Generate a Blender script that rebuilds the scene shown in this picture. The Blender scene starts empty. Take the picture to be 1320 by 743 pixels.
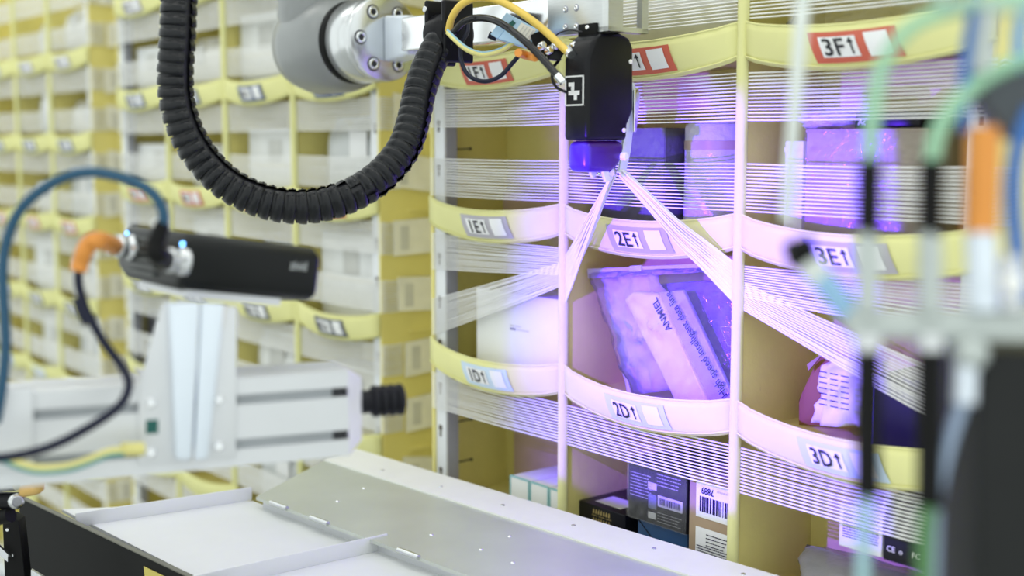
import bpy, math, random
from mathutils import Matrix, Vector, noise
random.seed(7)
PI = math.pi
sc = bpy.context.scene
col = sc.collection

# ------------------------------------------------------------------ camera, world, light, exposure
H = 0.2                      # height of one row of bins (m)
CAMZ = 1.55
FPX = 1600.0                 # focal length in pixels of the 1320 x 743 frame
PITCH = 0.1154
TH = 0.889                   # yaw of the pod fronts

cam_d = bpy.data.cameras.new('camera')
cam = bpy.data.objects.new('camera', cam_d)
col.objects.link(cam)
cam.location = (0, 0, CAMZ)
cam.rotation_euler = (PI/2 - PITCH, 0, 0)
cam_d.sensor_width = 36.0
cam_d.lens = 36.0*FPX/1320.0
cam_d.clip_start = 0.05
cam_d.dof.use_dof = True
cam_d.dof.focus_distance = 6.95*H
cam_d.dof.aperture_fstop = 2.5
sc.camera = cam

w = bpy.data.worlds.new('hall_light')
sc.world = w
w.use_nodes = True
w.node_tree.nodes['Background'].inputs[0].default_value = (0.93, 1.0, 0.98, 1)
w.node_tree.nodes['Background'].inputs[1].default_value = 0.80

sc.view_settings.view_transform = 'Standard'
sc.view_settings.look = 'None'
sc.view_settings.gamma = 1.0
sc.view_settings.use_curve_mapping = False
sc.view_settings.exposure = 0.66
LAMP_POWER = 2.5
PROJ_POWER = 29.0

# ------------------------------------------------------------------ pixel -> place helpers
def ray(px, py):
    a = (px-660.0)/FPX
    b = -(py-371.5)/FPX
    return Vector((a, math.cos(PITCH)+b*math.sin(PITCH), -math.sin(PITCH)+b*math.cos(PITCH)))
CAM = Vector((0, 0, CAMZ))
def at(px, py, zh):                      # point at zh row-heights of depth in front of the camera
    return CAM + ray(px, py)*(zh*H)
def on_level(px, py, z):                 # point of a horizontal surface
    r = ray(px, py)
    return CAM + r*((z-CAMZ)/r.z)
D = Vector((math.cos(TH), -math.sin(TH), 0))    # along the pod fronts
M = Vector((math.sin(TH), math.cos(TH), 0))     # into the pods
PODO = Vector((-0.546*H, 8.774*H, 0))
PODM = Matrix.Translation(PODO) @ Matrix.Rotation(-TH, 4, 'Z')
PODI = PODM.inverted()
def pl(px, py, t=0.0):                   # pod-local (u, z) of the pod plane at depth t
    r = ray(px, py)
    k = (t - (CAM-PODO).dot(M))/r.dot(M)
    p = CAM + r*k
    return (p-PODO).dot(D), p.z
def zl(r):                               # top of the fabric lip of row r (D = 0, E = 1, F = 2)
    return CAMZ + (-1.365+r)*H
CW = 1.405*H                             # bin width
def aligned(p):
    return Matrix.Translation(p) @ Matrix.Rotation(-TH, 4, 'Z')

# ------------------------------------------------------------------ materials
MATS = {}
def mat(name, c, rough=0.6, metal=0.0, var=0.06, scale=30.0, bump=0.0, bscale=200.0, emit=0.0, alpha=1.0, spec=0.5, aniso=None, trans=0.0):
    if name in MATS:
        return MATS[name]
    m = bpy.data.materials.new(name)
    m.use_nodes = True
    nt = m.node_tree
    b = nt.nodes['Principled BSDF']
    b.inputs['Roughness'].default_value = rough
    b.inputs['Metallic'].default_value = metal
    b.inputs['Specular IOR Level'].default_value = spec
    tc = nt.nodes.new('ShaderNodeTexCoord')
    src = tc.outputs['Object']
    if aniso:
        mp = nt.nodes.new('ShaderNodeMapping')
        mp.inputs['Scale'].default_value = aniso
        nt.links.new(src, mp.inputs['Vector'])
        src = mp.outputs['Vector']
    n = nt.nodes.new('ShaderNodeTexNoise')
    n.inputs['Scale'].default_value = scale
    n.inputs['Detail'].default_value = 3
    nt.links.new(src, n.inputs['Vector'])
    r = nt.nodes.new('ShaderNodeValToRGB')
    r.color_ramp.elements[0].position = 0.3
    r.color_ramp.elements[1].position = 0.7
    r.color_ramp.elements[0].color = tuple(max(0, x*(1-var)) for x in c)+(1,)
    r.color_ramp.elements[1].color = tuple(min(1, x*(1+var)) for x in c)+(1,)
    nt.links.new(n.outputs['Fac'], r.inputs['Fac'])
    nt.links.new(r.outputs['Color'], b.inputs['Base Color'])
    if bump > 0:
        n2 = nt.nodes.new('ShaderNodeTexNoise')
        n2.inputs['Scale'].default_value = bscale
        n2.inputs['Detail'].default_value = 4
        nt.links.new(src, n2.inputs['Vector'])
        bp = nt.nodes.new('ShaderNodeBump')
        bp.inputs['Strength'].default_value = bump
        bp.inputs['Distance'].default_value = 0.004
        nt.links.new(n2.outputs['Fac'], bp.inputs['Height'])
        nt.links.new(bp.outputs['Normal'], b.inputs['Normal'])
    if emit > 0:
        b.inputs['Emission Color'].default_value = tuple(c)+(1,)
        b.inputs['Emission Strength'].default_value = emit
    if alpha < 1:
        b.inputs['Alpha'].default_value = alpha
    if trans > 0:
        b.inputs['Transmission Weight'].default_value = trans
    MATS[name] = m
    return m

yellow = mat('yellow fabric', (0.80, 0.72, 0.26), 0.85, var=0.05, scale=12, bump=0.15, bscale=90)
yellow2 = mat('yellow lip fabric', (0.78, 0.765, 0.345), 0.8, var=0.04, scale=10, bump=0.12, bscale=60)
string_m = mat('white elastic', (0.92, 0.92, 0.90), 0.6, var=0.04)
postw = mat('white painted steel', (0.78, 0.80, 0.82), 0.4, var=0.02)
posts = mat('grey steel edge', (0.35, 0.36, 0.42), 0.5)
slotm = mat('slot shadow brown', (0.10, 0.08, 0.06), 0.8)
tabm = mat('pale paper tab', (0.86, 0.85, 0.78), 0.8, var=0.08, scale=20)
tabprint = mat('tab print', (0.64, 0.64, 0.61), 0.8)
white_p = mat('white paper', (0.88, 0.88, 0.88), 0.6, var=0.02)
ink = mat('black ink', (0.02, 0.02, 0.025), 0.6)
red_c = mat('red card', (0.62, 0.13, 0.08), 0.5, var=0.03)
grey_c = mat('slate card', (0.46, 0.44, 0.48), 0.5, var=0.03)
blue_c = mat('sky card', (0.60, 0.73, 0.86), 0.5, var=0.03)
navy_c = mat('navy card', (0.06, 0.09, 0.20), 0.5, var=0.03)
dark_c = mat('charcoal card', (0.12, 0.13, 0.15), 0.5, var=0.03)
blackp = mat('black plastic', (0.006, 0.006, 0.008), 0.33, var=0.1, bump=0.05, bscale=600, spec=0.22)
blackm = mat('black matte plastic', (0.006, 0.006, 0.006), 0.55, var=0.1, spec=0.15)
black_rub = mat('black rubber', (0.008, 0.008, 0.012), 0.45, spec=0.2)
conduit_m = mat('black conduit plastic', (0.009, 0.010, 0.012), 0.30, var=0.15, bump=0.04, bscale=300, spec=0.3)
alu = mat('brushed aluminium', (0.72, 0.74, 0.74), 0.34, 1.0, var=0.03, scale=60, bump=0.03, bscale=120, aniso=(1, 1, 14))
alu_dull = mat('anodised aluminium', (0.70, 0.71, 0.73), 0.45, 0.35, var=0.02, scale=20)
alu_light = mat('light anodised aluminium', (0.76, 0.82, 0.90), 0.4, 0.3, var=0.02, scale=20)
plate_m = mat('worn aluminium sheet', (0.60, 0.63, 0.57), 0.36, 0.45, var=0.07, scale=9, bump=0.05, bscale=40)
chrome = mat('polished steel', (0.85, 0.86, 0.88), 0.12, 1.0, var=0.02)
steel = mat('machined steel', (0.68, 0.69, 0.70), 0.25, 1.0, var=0.03, scale=50)
robot_grey = mat('grey robot paint', (0.27, 0.28, 0.28), 0.35, 0.25, var=0.03)
white_pl = mat('white sheet plastic', (0.74, 0.75, 0.76), 0.45, var=0.01)
cream = mat('cream painted edge', (0.84, 0.84, 0.80), 0.5, var=0.02)
teal = mat('teal blue cable', (0.025, 0.085, 0.15), 0.4, spec=0.25)
navyc = mat('dark navy cable', (0.008, 0.010, 0.028), 0.4, spec=0.25)
orange = mat('orange connector plastic', (0.78, 0.30, 0.05), 0.5)
greenstick = mat('green sticker', (0.0, 0.10, 0.085), 0.5)
yellow_h = mat('yellow hose', (0.80, 0.56, 0.10), 0.35)
wire_y = mat('earth wire yellow', (0.72, 0.66, 0.24), 0.4)
wire_g = mat('earth wire green', (0.10, 0.32, 0.30), 0.4)
bluebox = mat('pale blue sensor plastic', (0.42, 0.62, 0.82), 0.4)
card = mat('brown cardboard', (0.40, 0.29, 0.19), 0.8, var=0.07, scale=25)
card2 = mat('beige cardboard', (0.52, 0.44, 0.33), 0.8, var=0.05, scale=25)
tape = mat('clear brown tape', (0.46, 0.36, 0.24), 0.25)
whitebox = mat('white carton', (0.87, 0.88, 0.86), 0.5, var=0.015)
tealedge = mat('teal carton edge', (0.30, 0.60, 0.62), 0.5)
blackbox = mat('black carton', (0.010, 0.010, 0.016), 0.35, spec=0.25)
gold = mat('gold print', (0.55, 0.42, 0.16), 0.4)
bluecarton = mat('dark blue carton', (0.02, 0.08, 0.22), 0.5)
led = mat('blue indicator light', (0.15, 0.45, 1.0), 0.3, emit=6.0)
darkslot = mat('dark slot', (0.05, 0.055, 0.06), 0.6)
cover_m = mat('grey slot cover', (0.36, 0.38, 0.40), 0.5)
floor_m = mat('grey epoxy floor', (0.42, 0.43, 0.42), 0.35, var=0.06, scale=3)
green_h = mat('green air hose', (0.32, 0.58, 0.38), 0.35)
blue_h = mat('blue air hose', (0.04, 0.16, 0.48), 0.35)
white_h = mat('milky air hose', (0.74, 0.78, 0.74), 0.35)
greyblue_h = mat('grey blue hose', (0.30, 0.38, 0.52), 0.4)

def plastic_film(name, c, alpha, rough=0.12):
    m = bpy.data.materials.new(name)
    m.use_nodes = True
    nt = m.node_tree
    b = nt.nodes['Principled BSDF']
    b.inputs['Base Color'].default_value = tuple(c)+(1,)
    b.inputs['Roughness'].default_value = rough
    tc = nt.nodes.new('ShaderNodeTexCoord')
    n = nt.nodes.new('ShaderNodeTexNoise')
    n.inputs['Scale'].default_value = 40
    n.inputs['Detail'].default_value = 5
    nt.links.new(tc.outputs['Object'], n.inputs['Vector'])
    bp = nt.nodes.new('ShaderNodeBump')
    bp.inputs['Strength'].default_value = 0.8
    bp.inputs['Distance'].default_value = 0.006
    nt.links.new(n.outputs['Fac'], bp.inputs['Height'])
    nt.links.new(bp.outputs['Normal'], b.inputs['Normal'])
    b.inputs['Alpha'].default_value = alpha
    return m
def clear_film(name):
    m = bpy.data.materials.new(name)
    m.use_nodes = True
    nt = m.node_tree
    nt.nodes.remove(nt.nodes['Principled BSDF'])
    out = nt.nodes['Material Output']
    tc = nt.nodes.new('ShaderNodeTexCoord')
    n = nt.nodes.new('ShaderNodeTexNoise')
    n.inputs['Scale'].default_value = 55
    n.inputs['Detail'].default_value = 4
    nt.links.new(tc.outputs['Object'], n.inputs['Vector'])
    bp = nt.nodes.new('ShaderNodeBump')
    bp.inputs['Strength'].default_value = 0.9
    bp.inputs['Distance'].default_value = 0.006
    nt.links.new(n.outputs['Fac'], bp.inputs['Height'])
    fr = nt.nodes.new('ShaderNodeFresnel')
    fr.inputs['IOR'].default_value = 1.5
    nt.links.new(bp.outputs['Normal'], fr.inputs['Normal'])
    tr = nt.nodes.new('ShaderNodeBsdfTransparent')
    gl = nt.nodes.new('ShaderNodeBsdfGlossy')
    gl.inputs['Roughness'].default_value = 0.12
    nt.links.new(bp.outputs['Normal'], gl.inputs['Normal'])
    df = nt.nodes.new('ShaderNodeBsdfDiffuse')
    df.inputs['Color'].default_value = (0.85, 0.85, 0.9, 1)
    m1 = nt.nodes.new('ShaderNodeMixShader')
    m1.inputs[0].default_value = 0.07
    nt.links.new(tr.outputs[0], m1.inputs[1]); nt.links.new(df.outputs[0], m1.inputs[2])
    m2 = nt.nodes.new('ShaderNodeMixShader')
    nt.links.new(fr.outputs[0], m2.inputs[0])
    nt.links.new(m1.outputs[0], m2.inputs[1]); nt.links.new(gl.outputs[0], m2.inputs[2])
    nt.links.new(m2.outputs[0], out.inputs['Surface'])
    return m
film = clear_film('clear crinkled film')
film_dark = plastic_film('dark crinkled film', (0.16, 0.16, 0.18), 0.75, 0.2)
film_grey = plastic_film('grey crinkled film', (0.42, 0.42, 0.46), 0.7, 0.12)
film_milky = plastic_film('milky bag film', (0.85, 0.83, 0.88), 0.6, 0.2)
ribbed = plastic_film('silver bubble wrap', (0.62, 0.62, 0.66), 1.0, 0.25)

# ------------------------------------------------------------------ mesh builder
def smooth_path(pts, res=6):
    pts = [Vector(p) for p in pts]
    if len(pts) < 3:
        return pts
    out = []
    n = len(pts)
    for i in range(n-1):
        p0 = pts[i-1] if i > 0 else pts[i]*2-pts[i+1]
        p1, p2 = pts[i], pts[i+1]
        p3 = pts[i+2] if i+2 < n else pts[i+1]*2-pts[i]
        for k in range(res):
            s = k/res
            out.append(0.5*((2*p1)+(p2-p0)*s+(2*p0-5*p1+4*p2-p3)*s*s+(3*p1-p0-3*p2+p3)*s**3))
    out.append(pts[-1])
    return out

class MB:
    """collects shapes (given in the frame X) as world-space geometry; build() links ONE mesh object"""
    def __init__(self, X=None):
        self.X = X.copy() if X else Matrix.Identity(4)
        self.v, self.f, self.mi, self.sm = [], [], [], []
    def add(self, vs, fs, mi=0, sm=False):
        o = len(self.v)
        self.v += [self.X @ Vector(p) for p in vs]
        for q in fs:
            self.f.append([i+o for i in q])
            self.mi.append(mi)
            self.sm.append(sm)
        return self
    def hexa(self, p, mi=0):
        return self.add(p, [(3, 2, 1, 0), (4, 5, 6, 7), (0, 1, 5, 4), (1, 2, 6, 5), (2, 3, 7, 6), (3, 0, 4, 7)], mi)
    def box(self, lo, hi, mi=0):
        (x0, y0, z0), (x1, y1, z1) = lo, hi
        return self.hexa([(x0, y0, z0), (x1, y0, z0), (x1, y1, z0), (x0, y1, z0), (x0, y0, z1), (x1, y0, z1), (x1, y1, z1), (x0, y1, z1)], mi)
    def prism(self, poly, off, mi=0):          # poly: 3D outline, off: extrusion vector
        n = len(poly)
        off = Vector(off)
        vs = [Vector(p) for p in poly]+[Vector(p)+off for p in poly]
        fs = [tuple(range(n-1, -1, -1)), tuple(range(n, 2*n))]+[(i, (i+1) % n, n+(i+1) % n, n+i) for i in range(n)]
        return self.add(vs, fs, mi)
    def tube(self, pts, r, n=8, mi=0, res=6, caps=True):
        path = smooth_path(pts, res) if res > 1 else [Vector(p) for p in pts]
        m = len(path)
        rr = (lambda i: r) if not callable(r) else (lambda i: r(i/(m-1)))
        vs, fs = [], []
        T0 = (path[1]-path[0]).normalized()
        N = T0.orthogonal().normalized()
        for i, p in enumerate(path):
            T = (path[min(i+1, m-1)]-path[max(i-1, 0)]).normalized()
            N = (N-T*N.dot(T)).normalized()
            B = T.cross(N)
            for k in range(n):
                a = 2*PI*k/n
                vs.append(p+(N*math.cos(a)+B*math.sin(a))*rr(i))
        for i in range(m-1):
            for k in range(n):
                fs.append((i*n+k, i*n+(k+1) % n, (i+1)*n+(k+1) % n, (i+1)*n+k))
        self.add(vs, fs, mi, True)
        if caps:
            self.add(vs[:n], [tuple(range(n-1, -1, -1))], mi)
            self.add(vs[-n:], [tuple(range(n))], mi)
        return self
    def lathe(self, base, axis, prof, n=32, mi=0, sm=True, a0=0.0, a1=2*PI, ref=None):
        base, A = Vector(base), Vector(axis).normalized()
        N = (Vector(ref)-A*Vector(ref).dot(A)).normalized() if ref is not None else A.orthogonal().normalized()
        B = A.cross(N)
        full = abs(a1-a0-2*PI) < 1e-6
        k1 = n if full else n+1
        vs, fs = [], []
        for d, r in prof:
            for k in range(k1):
                a = a0+(a1-a0)*k/n
                vs.append(base+A*d+(N*math.cos(a)+B*math.sin(a))*r)
        for i in range(len(prof)-1):
            for k in range(n):
                k2 = (k+1) % k1
                fs.append((i*k1+k, i*k1+k2, (i+1)*k1+k2, (i+1)*k1+k))
        self.add(vs, fs, mi, sm)
        if full:
            self.add(vs[:k1], [tuple(range(k1-1, -1, -1))], mi)
            self.add(vs[-k1:], [tuple(range(k1))], mi)
        return self
    def cyl(self, p0, p1, r0, r1=None, n=20, mi=0):
        p0, p1 = Vector(p0), Vector(p1)
        L = (p1-p0).length
        return self.lathe(p0, p1-p0, [(0, r0), (L, r0 if r1 is None else r1)], n, mi)
    def grid(self, fn, ns, nt, mi=0, sm=True):
        vs = [fn(i/ns, j/nt) for j in range(nt+1) for i in range(ns+1)]
        fs = [(j*(ns+1)+i, j*(ns+1)+i+1, (j+1)*(ns+1)+i+1, (j+1)*(ns+1)+i) for j in range(nt) for i in range(ns)]
        return self.add(vs, fs, mi, sm)
    def sphere(self, c, r, mi=0, nu=16, nv=8, sq=(1, 1, 1)):
        c = Vector(c)
        return self.grid(lambda s, t: c+Vector((math.cos(2*PI*s)*math.sin(PI*t)*sq[0], math.sin(2*PI*s)*math.sin(PI*t)*sq[1], -math.cos(PI*t)*sq[2]))*r, nu, nv, mi)
    def text(self, body, fn, size, mi=0):      # fn maps text-plane (x, y) to a point
        vs, fs = glyphs(body)
        return self.add([fn(x*size, y*size) for x, y in vs], fs, mi)
    def build(self, name, mats, parent=None, bevel=0.0, solid=0.0, label=None, cat=None, group=None, kind=None):
        if not isinstance(mats, (list, tuple)):
            mats = [mats]
        if parent is not None:
            I = WM[parent.name].inverted()
            vs = [I @ p for p in self.v]
            loc = None
        else:
            xs = [p.x for p in self.v]; ys = [p.y for p in self.v]; zs = [p.z for p in self.v]
            loc = Vector(((min(xs)+max(xs))/2, (min(ys)+max(ys))/2, min(zs)))
            vs = [p-loc for p in self.v]
        me = bpy.data.meshes.new(name)
        me.from_pydata(vs, [], self.f)
        for m in mats:
            me.materials.append(m)
        me.polygons.foreach_set('material_index', self.mi)
        me.polygons.foreach_set('use_smooth', self.sm)
        me.update()
        o = bpy.data.objects.new(name, me)
        col.objects.link(o)
        if parent is not None:
            o.parent = parent
            WM[o.name] = WM[parent.name].copy()
        else:
            o.location = loc
            WM[o.name] = Matrix.Translation(loc)
        if solid:
            md = o.modifiers.new('thickness', 'SOLIDIFY'); md.thickness = solid; md.offset = 0
        if bevel:
            md = o.modifiers.new('edges', 'BEVEL'); md.width = bevel; md.segments = 3; md.limit_method = 'ANGLE'; md.angle_limit = math.radians(28)
            md.harden_normals = False
            for p in me.polygons:
                p.use_smooth = True
        tag(o, label, cat, group, kind)
        return o
WM = {}
def tag(o, label=None, cat=None, group=None, kind=None):
    if label: o['label'] = label
    if cat: o['category'] = cat
    if group: o['group'] = group
    if kind: o['kind'] = kind
    return o
def thing(name, label, cat, X, group=None, kind=None):
    o = bpy.data.objects.new(name, None)
    o.empty_display_size = 0.05
    col.objects.link(o)
    o.matrix_world = X
    WM[o.name] = X.copy()
    return tag(o, label, cat, group, kind)

GL = {}
def glyphs(body, bold=0.0):
    if body in GL:
        return GL[body]
    cu = bpy.data.curves.new('t', 'FONT')
    cu.body = body
    cu.size = 1.0
    cu.resolution_u = 2
    cu.offset = 0.012
    ob = bpy.data.objects.new('t', cu)
    col.objects.link(ob)
    dg = bpy.context.evaluated_depsgraph_get()
    dg.update()
    me = bpy.data.meshes.new_from_object(ob.evaluated_get(dg))
    vs = [(v.co.x, v.co.y) for v in me.vertices]
    fs = [tuple(p.vertices) for p in me.polygons]
    bpy.data.objects.remove(ob)
    bpy.data.curves.remove(cu)
    bpy.data.meshes.remove(me)
    GL[body] = (vs, fs)
    return vs, fs
def text_w(body):
    vs, _ = glyphs(body)
    return max(x for x, y in vs)

# ------------------------------------------------------------------ the setting
MB().box((-6, -2, -0.1), (6, 8, 0)).build('floor', floor_m, kind='structure', label='smooth grey epoxy hall floor', cat='floor')

def ceiling_light(x, y, label):
    X = Matrix.Translation((x, y, 3.4)) @ Matrix.Rotation(-TH, 4, 'Z')
    t = thing('ceiling_light', label, 'lamp', X, 'linear lamps over the aisle')
    MB(X).box((-0.75, -0.2, 0.0), (0.75, 0.2, 0.05)).build('housing', postw, t, bevel=0.008)
    MB(X).box((-0.72, -0.17, -0.012), (0.72, 0.17, 0.0)).build('diffuser', mat('lamp diffuser', (1.0, 0.98, 0.93), 0.5, emit=1.0), t)
    for s in (-0.6, 0.6):
        MB(X).cyl((s, 0, 0.05), (s, 0, 1.2), 0.004, n=6).build('hanger_wire', steel, t)
    L = bpy.data.lights.new('lamp_glow', 'AREA')
    L.shape = 'RECTANGLE'; L.size = 1.44; L.size_y = 0.34; L.energy = LAMP_POWER; L.color = (1.0, 0.985, 0.94)
    lo = bpy.data.objects.new('lamp_glow', L)
    col.objects.link(lo)
    lo.parent = t
    lo.location = (0, 0, -0.02)
for x, y, lb in ((-1.6, 2.2, 'linear ceiling lamp over the far end of the aisle'), (-0.5, 0.9, 'linear ceiling lamp over the middle of the aisle'),
                 (0.9, 0.2, 'linear ceiling lamp over the near end of the aisle'), (-1.9, 0.4, 'linear ceiling lamp beside the aisle, left of the camera')):
    ceiling_light(x, y, lb)

# ------------------------------------------------------------------ storage pods
BIN_D = 0.13
POD_D = 0.9
def lip_point(u0, u1, zt, s, j, out=0.0, sag=0.07, bulge=0.09):
    q = max(0.0, math.sin(PI*s))**0.75
    u = u0+(u1-u0)*s
    top = zt-sag*H*q
    bot = zt-0.185*H-0.095*H*q
    tt = -0.006-bulge*H*q
    tb = -0.006-bulge*0.55*H*q
    z = top+(bot-top)*j
    t = tt+(tb-tt)*j-0.02*H*q*math.sin(PI*j)-out
    return (u, t, z)

def make_card(X, parent, u0, u1, zt, colr, body, s0=0.36, s1=0.70, bars=False):
    mb = MB(X)
    slant = 0.035
    P = lambda a, j, o: lip_point(u0, u1, zt, s0+(s1-s0)*a+slant*(j-0.5), 0.16+0.70*j, o)
    mb.grid(lambda a, j: P(a, j, 0.0022), 20, 6, 0)
    mb.grid(lambda a, j: P(0.12+0.44*a, 0.16+0.66*j, 0.0030), 10, 4, 1)
    mb.grid(lambda a, j: P(0.66+0.25*a, 0.10+0.76*j, 0.0030), 8, 4, 1)
    cw = (u1-u0)*(s1-s0)
    if body:
        tw = text_w(body)
        k = 0.27/tw
        mb.text(body, lambda x, y: P(0.15+x*k, 0.76-y*0.78, 0.0043), 1.0, 2)
        ax = 0.495                                   # arrow up
        mb.add([P(ax-0.008, 0.74, 0.0043), P(ax+0.012, 0.74, 0.0043), P(ax+0.012, 0.30, 0.0043), P(ax-0.008, 0.30, 0.0043)], [(0, 1, 2, 3)], 2)
        mb.add([P(ax-0.035, 0.38, 0.0043), P(ax+0.039, 0.38, 0.0043), P(ax+0.002, 0.20, 0.0043)], [(0, 1, 2)], 2)
    if bars:
        for a0, a1, j0, j1 in ((0.14, 0.2, 0.3, 0.7), (0.24, 0.34, 0.3, 0.42), (0.24, 0.34, 0.55, 0.7), (0.4, 0.44, 0.3, 0.7)):
            mb.add([P(a0, j1, 0.0043), P(a1, j1, 0.0043), P(a1, j0, 0.0043), P(a0, j0, 0.0043)], [(0, 1, 2, 3)], 2)
    mb.build('label_card', [colr, white_p, ink], parent)

def band(X, parent, us, zs_of, n, r, mid=4, t=-0.0025, jit=0.0005, name='string_band'):
    """n strings through the stations us; zs_of(i) gives the height at each station"""
    mb = MB(X)
    for i in range(n):
        f = i/(n-1)
        st = zs_of(f)
        pts = []
        for k in range(len(us)-1):
            for q in range(mid):
                s = q/mid
                a, b = us[k], us[k+1]
                w1 = noise.noise(Vector((i*0.7, k*3.1+s*2.0, zs_of(0)[0]*9)))*jit*math.sin(PI*s)*2
                pts.append((a[0]+(b[0]-a[0])*s, a[1]+(b[1]-a[1])*s, st[k]+(st[k+1]-st[k])*s+w1-0.0012*math.sin(PI*s)))
        pts.append((us[-1][0], us[-1][1], st[-1]))
        mb.tube(pts, r, 4, 0, res=1, caps=False)
    return mb.build(name, string_m, parent, kind='stuff')

def make_pod(label, U, T, ncol, cw, rows, zrow, card_of, strings, nst, sr, skip_bands=(), tabs=True, cols=None, zbase=0.3, ztop=2.15):
    X = PODM @ Matrix.Translation((U, T, 0))
    t = thing('storage_pod', label, 'shelving', X, 'fabric storage pods standing in a row')
    W = ncol*cw
    MB(X).box((-0.01, -0.004, zbase-0.05), (W+0.01, POD_D, zbase)).build('base', postw, t)
    for cx in (0.05, W-0.05):
        for cy in (0.06, POD_D-0.06):
            MB(X).box((cx-0.03, cy-0.03, 0), (cx+0.03, cy+0.03, zbase-0.05)).build('foot', posts, t)
    for u in (-0.006, W):
        MB(X).box((u, -0.003, zbase), (u+0.006, POD_D, ztop)).build('side_panel', yellow, t)
    MB(X).box((0, BIN_D, zbase), (W, BIN_D+0.004, ztop)).build('back_panel', yellow, t)
    MB(X).box((0, POD_D-0.004, zbase), (W, POD_D, ztop)).build('rear_panel', yellow, t)
    for k in range(1, ncol):
        MB(X).box((k*cw-0.0015, 0.0, zbase), (k*cw+0.0015, BIN_D, ztop)).build('divider_wall', yellow, t)
        mb = MB(X)
        mb.tube([(k*cw, -0.005, zbase), (k*cw+0.001, -0.0055, (zbase+ztop)/2), (k*cw, -0.005, ztop)], 0.0066, 10, 0, res=8)
        mb.build('divider_strip', yellow2, t)
    for sgn, u in ((1, 0.0), (-1, W)):
        mb = MB(X)
        mb.box((min(u, u+sgn*0.024), 0.0, zbase), (max(u, u+sgn*0.024), 0.003, ztop))
        mb.box((min(u+sgn*0.021, u+sgn*0.024), 0.003, zbase), (max(u+sgn*0.021, u+sgn*0.024), 0.022, ztop), 1)
        po = mb.build('frame_post', [postw, posts], t)
        z = zbase+0.04
        sl = MB(X)
        while z < ztop-0.05:
            c = u+sgn*0.011
            sl.prism([(c+0.0042*math.cos(a), -0.0006, z+0.0042*math.sin(a)) for a in [2*PI*q/12 for q in range(12)]], (0, 0.0008, 0))
            sl.box((c-0.0019, -0.0006, z-0.013), (c+0.0019, 0.0002, z-0.002))
            z += 0.062
        sl.build('key_slot', slotm, po, kind='stuff')
    for r in rows:
        z0 = zrow(r)
        MB(X).box((0.0, -0.002, z0-0.19*H), (W, BIN_D, z0-0.175*H)).build('shelf', yellow, t)
        for c in (cols or range(ncol)):
            u0 = c*cw if c > 0 else -0.004
            u1 = (c+1)*cw if c < ncol-1 else W+0.004
            mb = MB(X)
            mb.grid(lambda s, j: lip_point(u0, u1, z0, s, j), 14, 5)
            mb.grid(lambda s, j: (lip_point(u0, u1, z0, s, 1)[0], lip_point(u0, u1, z0, s, 1)[1]*(1-j), lip_point(u0, u1, z0, s, 1)[2]+j*0.004), 14, 2)
            lip = mb.build('pocket_lip', yellow2, t, solid=0.0016)
            hem = MB(X)
            hem.tube([Vector(lip_point(u0, u1, z0, s/10, 0.93, 0.0016)) for s in range(11)], 0.0011, 5, 0, res=1)
            hem.tube([Vector(lip_point(u0, u1, z0, s/10, 0.0, 0.0004)) for s in range(11)], 0.0014, 5, 0, res=1)
            hem.build('hem', yellow2, lip)
            cd = card_of(c, r)
            if cd:
                make_card(X, lip, u0, u1, z0, cd[0], cd[1], bars=cd[2])
            if strings:
                for lo, hi in ((0.015, 0.262), (0.49, 0.735)):
                    if (c, r) in skip_bands or (c, r, lo < 0.1) in skip_bands:
                        continue
                    st = [(u0+(0.0 if c else -0.002), -0.0025), (u1, -0.0025)]
                    hh = lambda f: [z0+H*(lo+(hi-lo)*f)]
                    cnt = 2
                    if c == 0:
                        st = [(-0.0085, 0.06), (-0.0085, 0.0)]+st; cnt += 2
                    if c == ncol-1:
                        st = st+[(W+0.0085, 0.0), (W+0.0085, 0.035)]; cnt += 2
                    band(X, t, st, lambda f, cnt=cnt: [z0+H*(lo+(hi-lo)*f)]*cnt, nst, sr, mid=4)
        if tabs:
            for q, (lo, hi) in enumerate(((0.0, 0.28), (0.47, 0.755))):
                jx = random.uniform(-0.015, 0.012)
                sk = random.uniform(-0.006, 0.006)
                a0, a1 = 0.032+jx, 0.105+jx
                mb = MB(X)
                mb.hexa([(W+0.007, a0, z0+H*lo-sk), (W+0.010, a0, z0+H*lo-sk), (W+0.016, a1, z0+H*lo+sk), (W+0.012, a1, z0+H*lo+sk),
                         (W+0.007, a0, z0+H*hi-sk), (W+0.010, a0, z0+H*hi-sk), (W+0.016, a1, z0+H*hi+sk), (W+0.012, a1, z0+H*hi+sk)])
                tb = mb.build('string_tab', tabm, t)
                mb = MB(X)
                mb.hexa([(W+0.0105, a0+0.012, z0+H*(lo+0.04)), (W+0.0112, a0+0.012, z0+H*(lo+0.04)), (W+0.0125, a0+0.028, z0+H*(lo+0.04)), (W+0.0118, a0+0.028, z0+H*(lo+0.04)),
                         (W+0.0105, a0+0.012, z0+H*(hi-0.05)), (W+0.0112, a0+0.012, z0+H*(hi-0.05)), (W+0.0125, a0+0.028, z0+H*(hi-0.05)), (W+0.0118, a0+0.028, z0+H*(hi-0.05))])
                mb.build('tab_print', tabprint, tb)
            MB(X).tube([(W+0.007, 0.05, z0-0.17*H), (W+0.010, 0.2, z0-0.18*H), (W+0.007, 0.42, z0-0.17*H)], 0.003, 6).build('side_seam', yellow, t)
    return t, X

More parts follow.
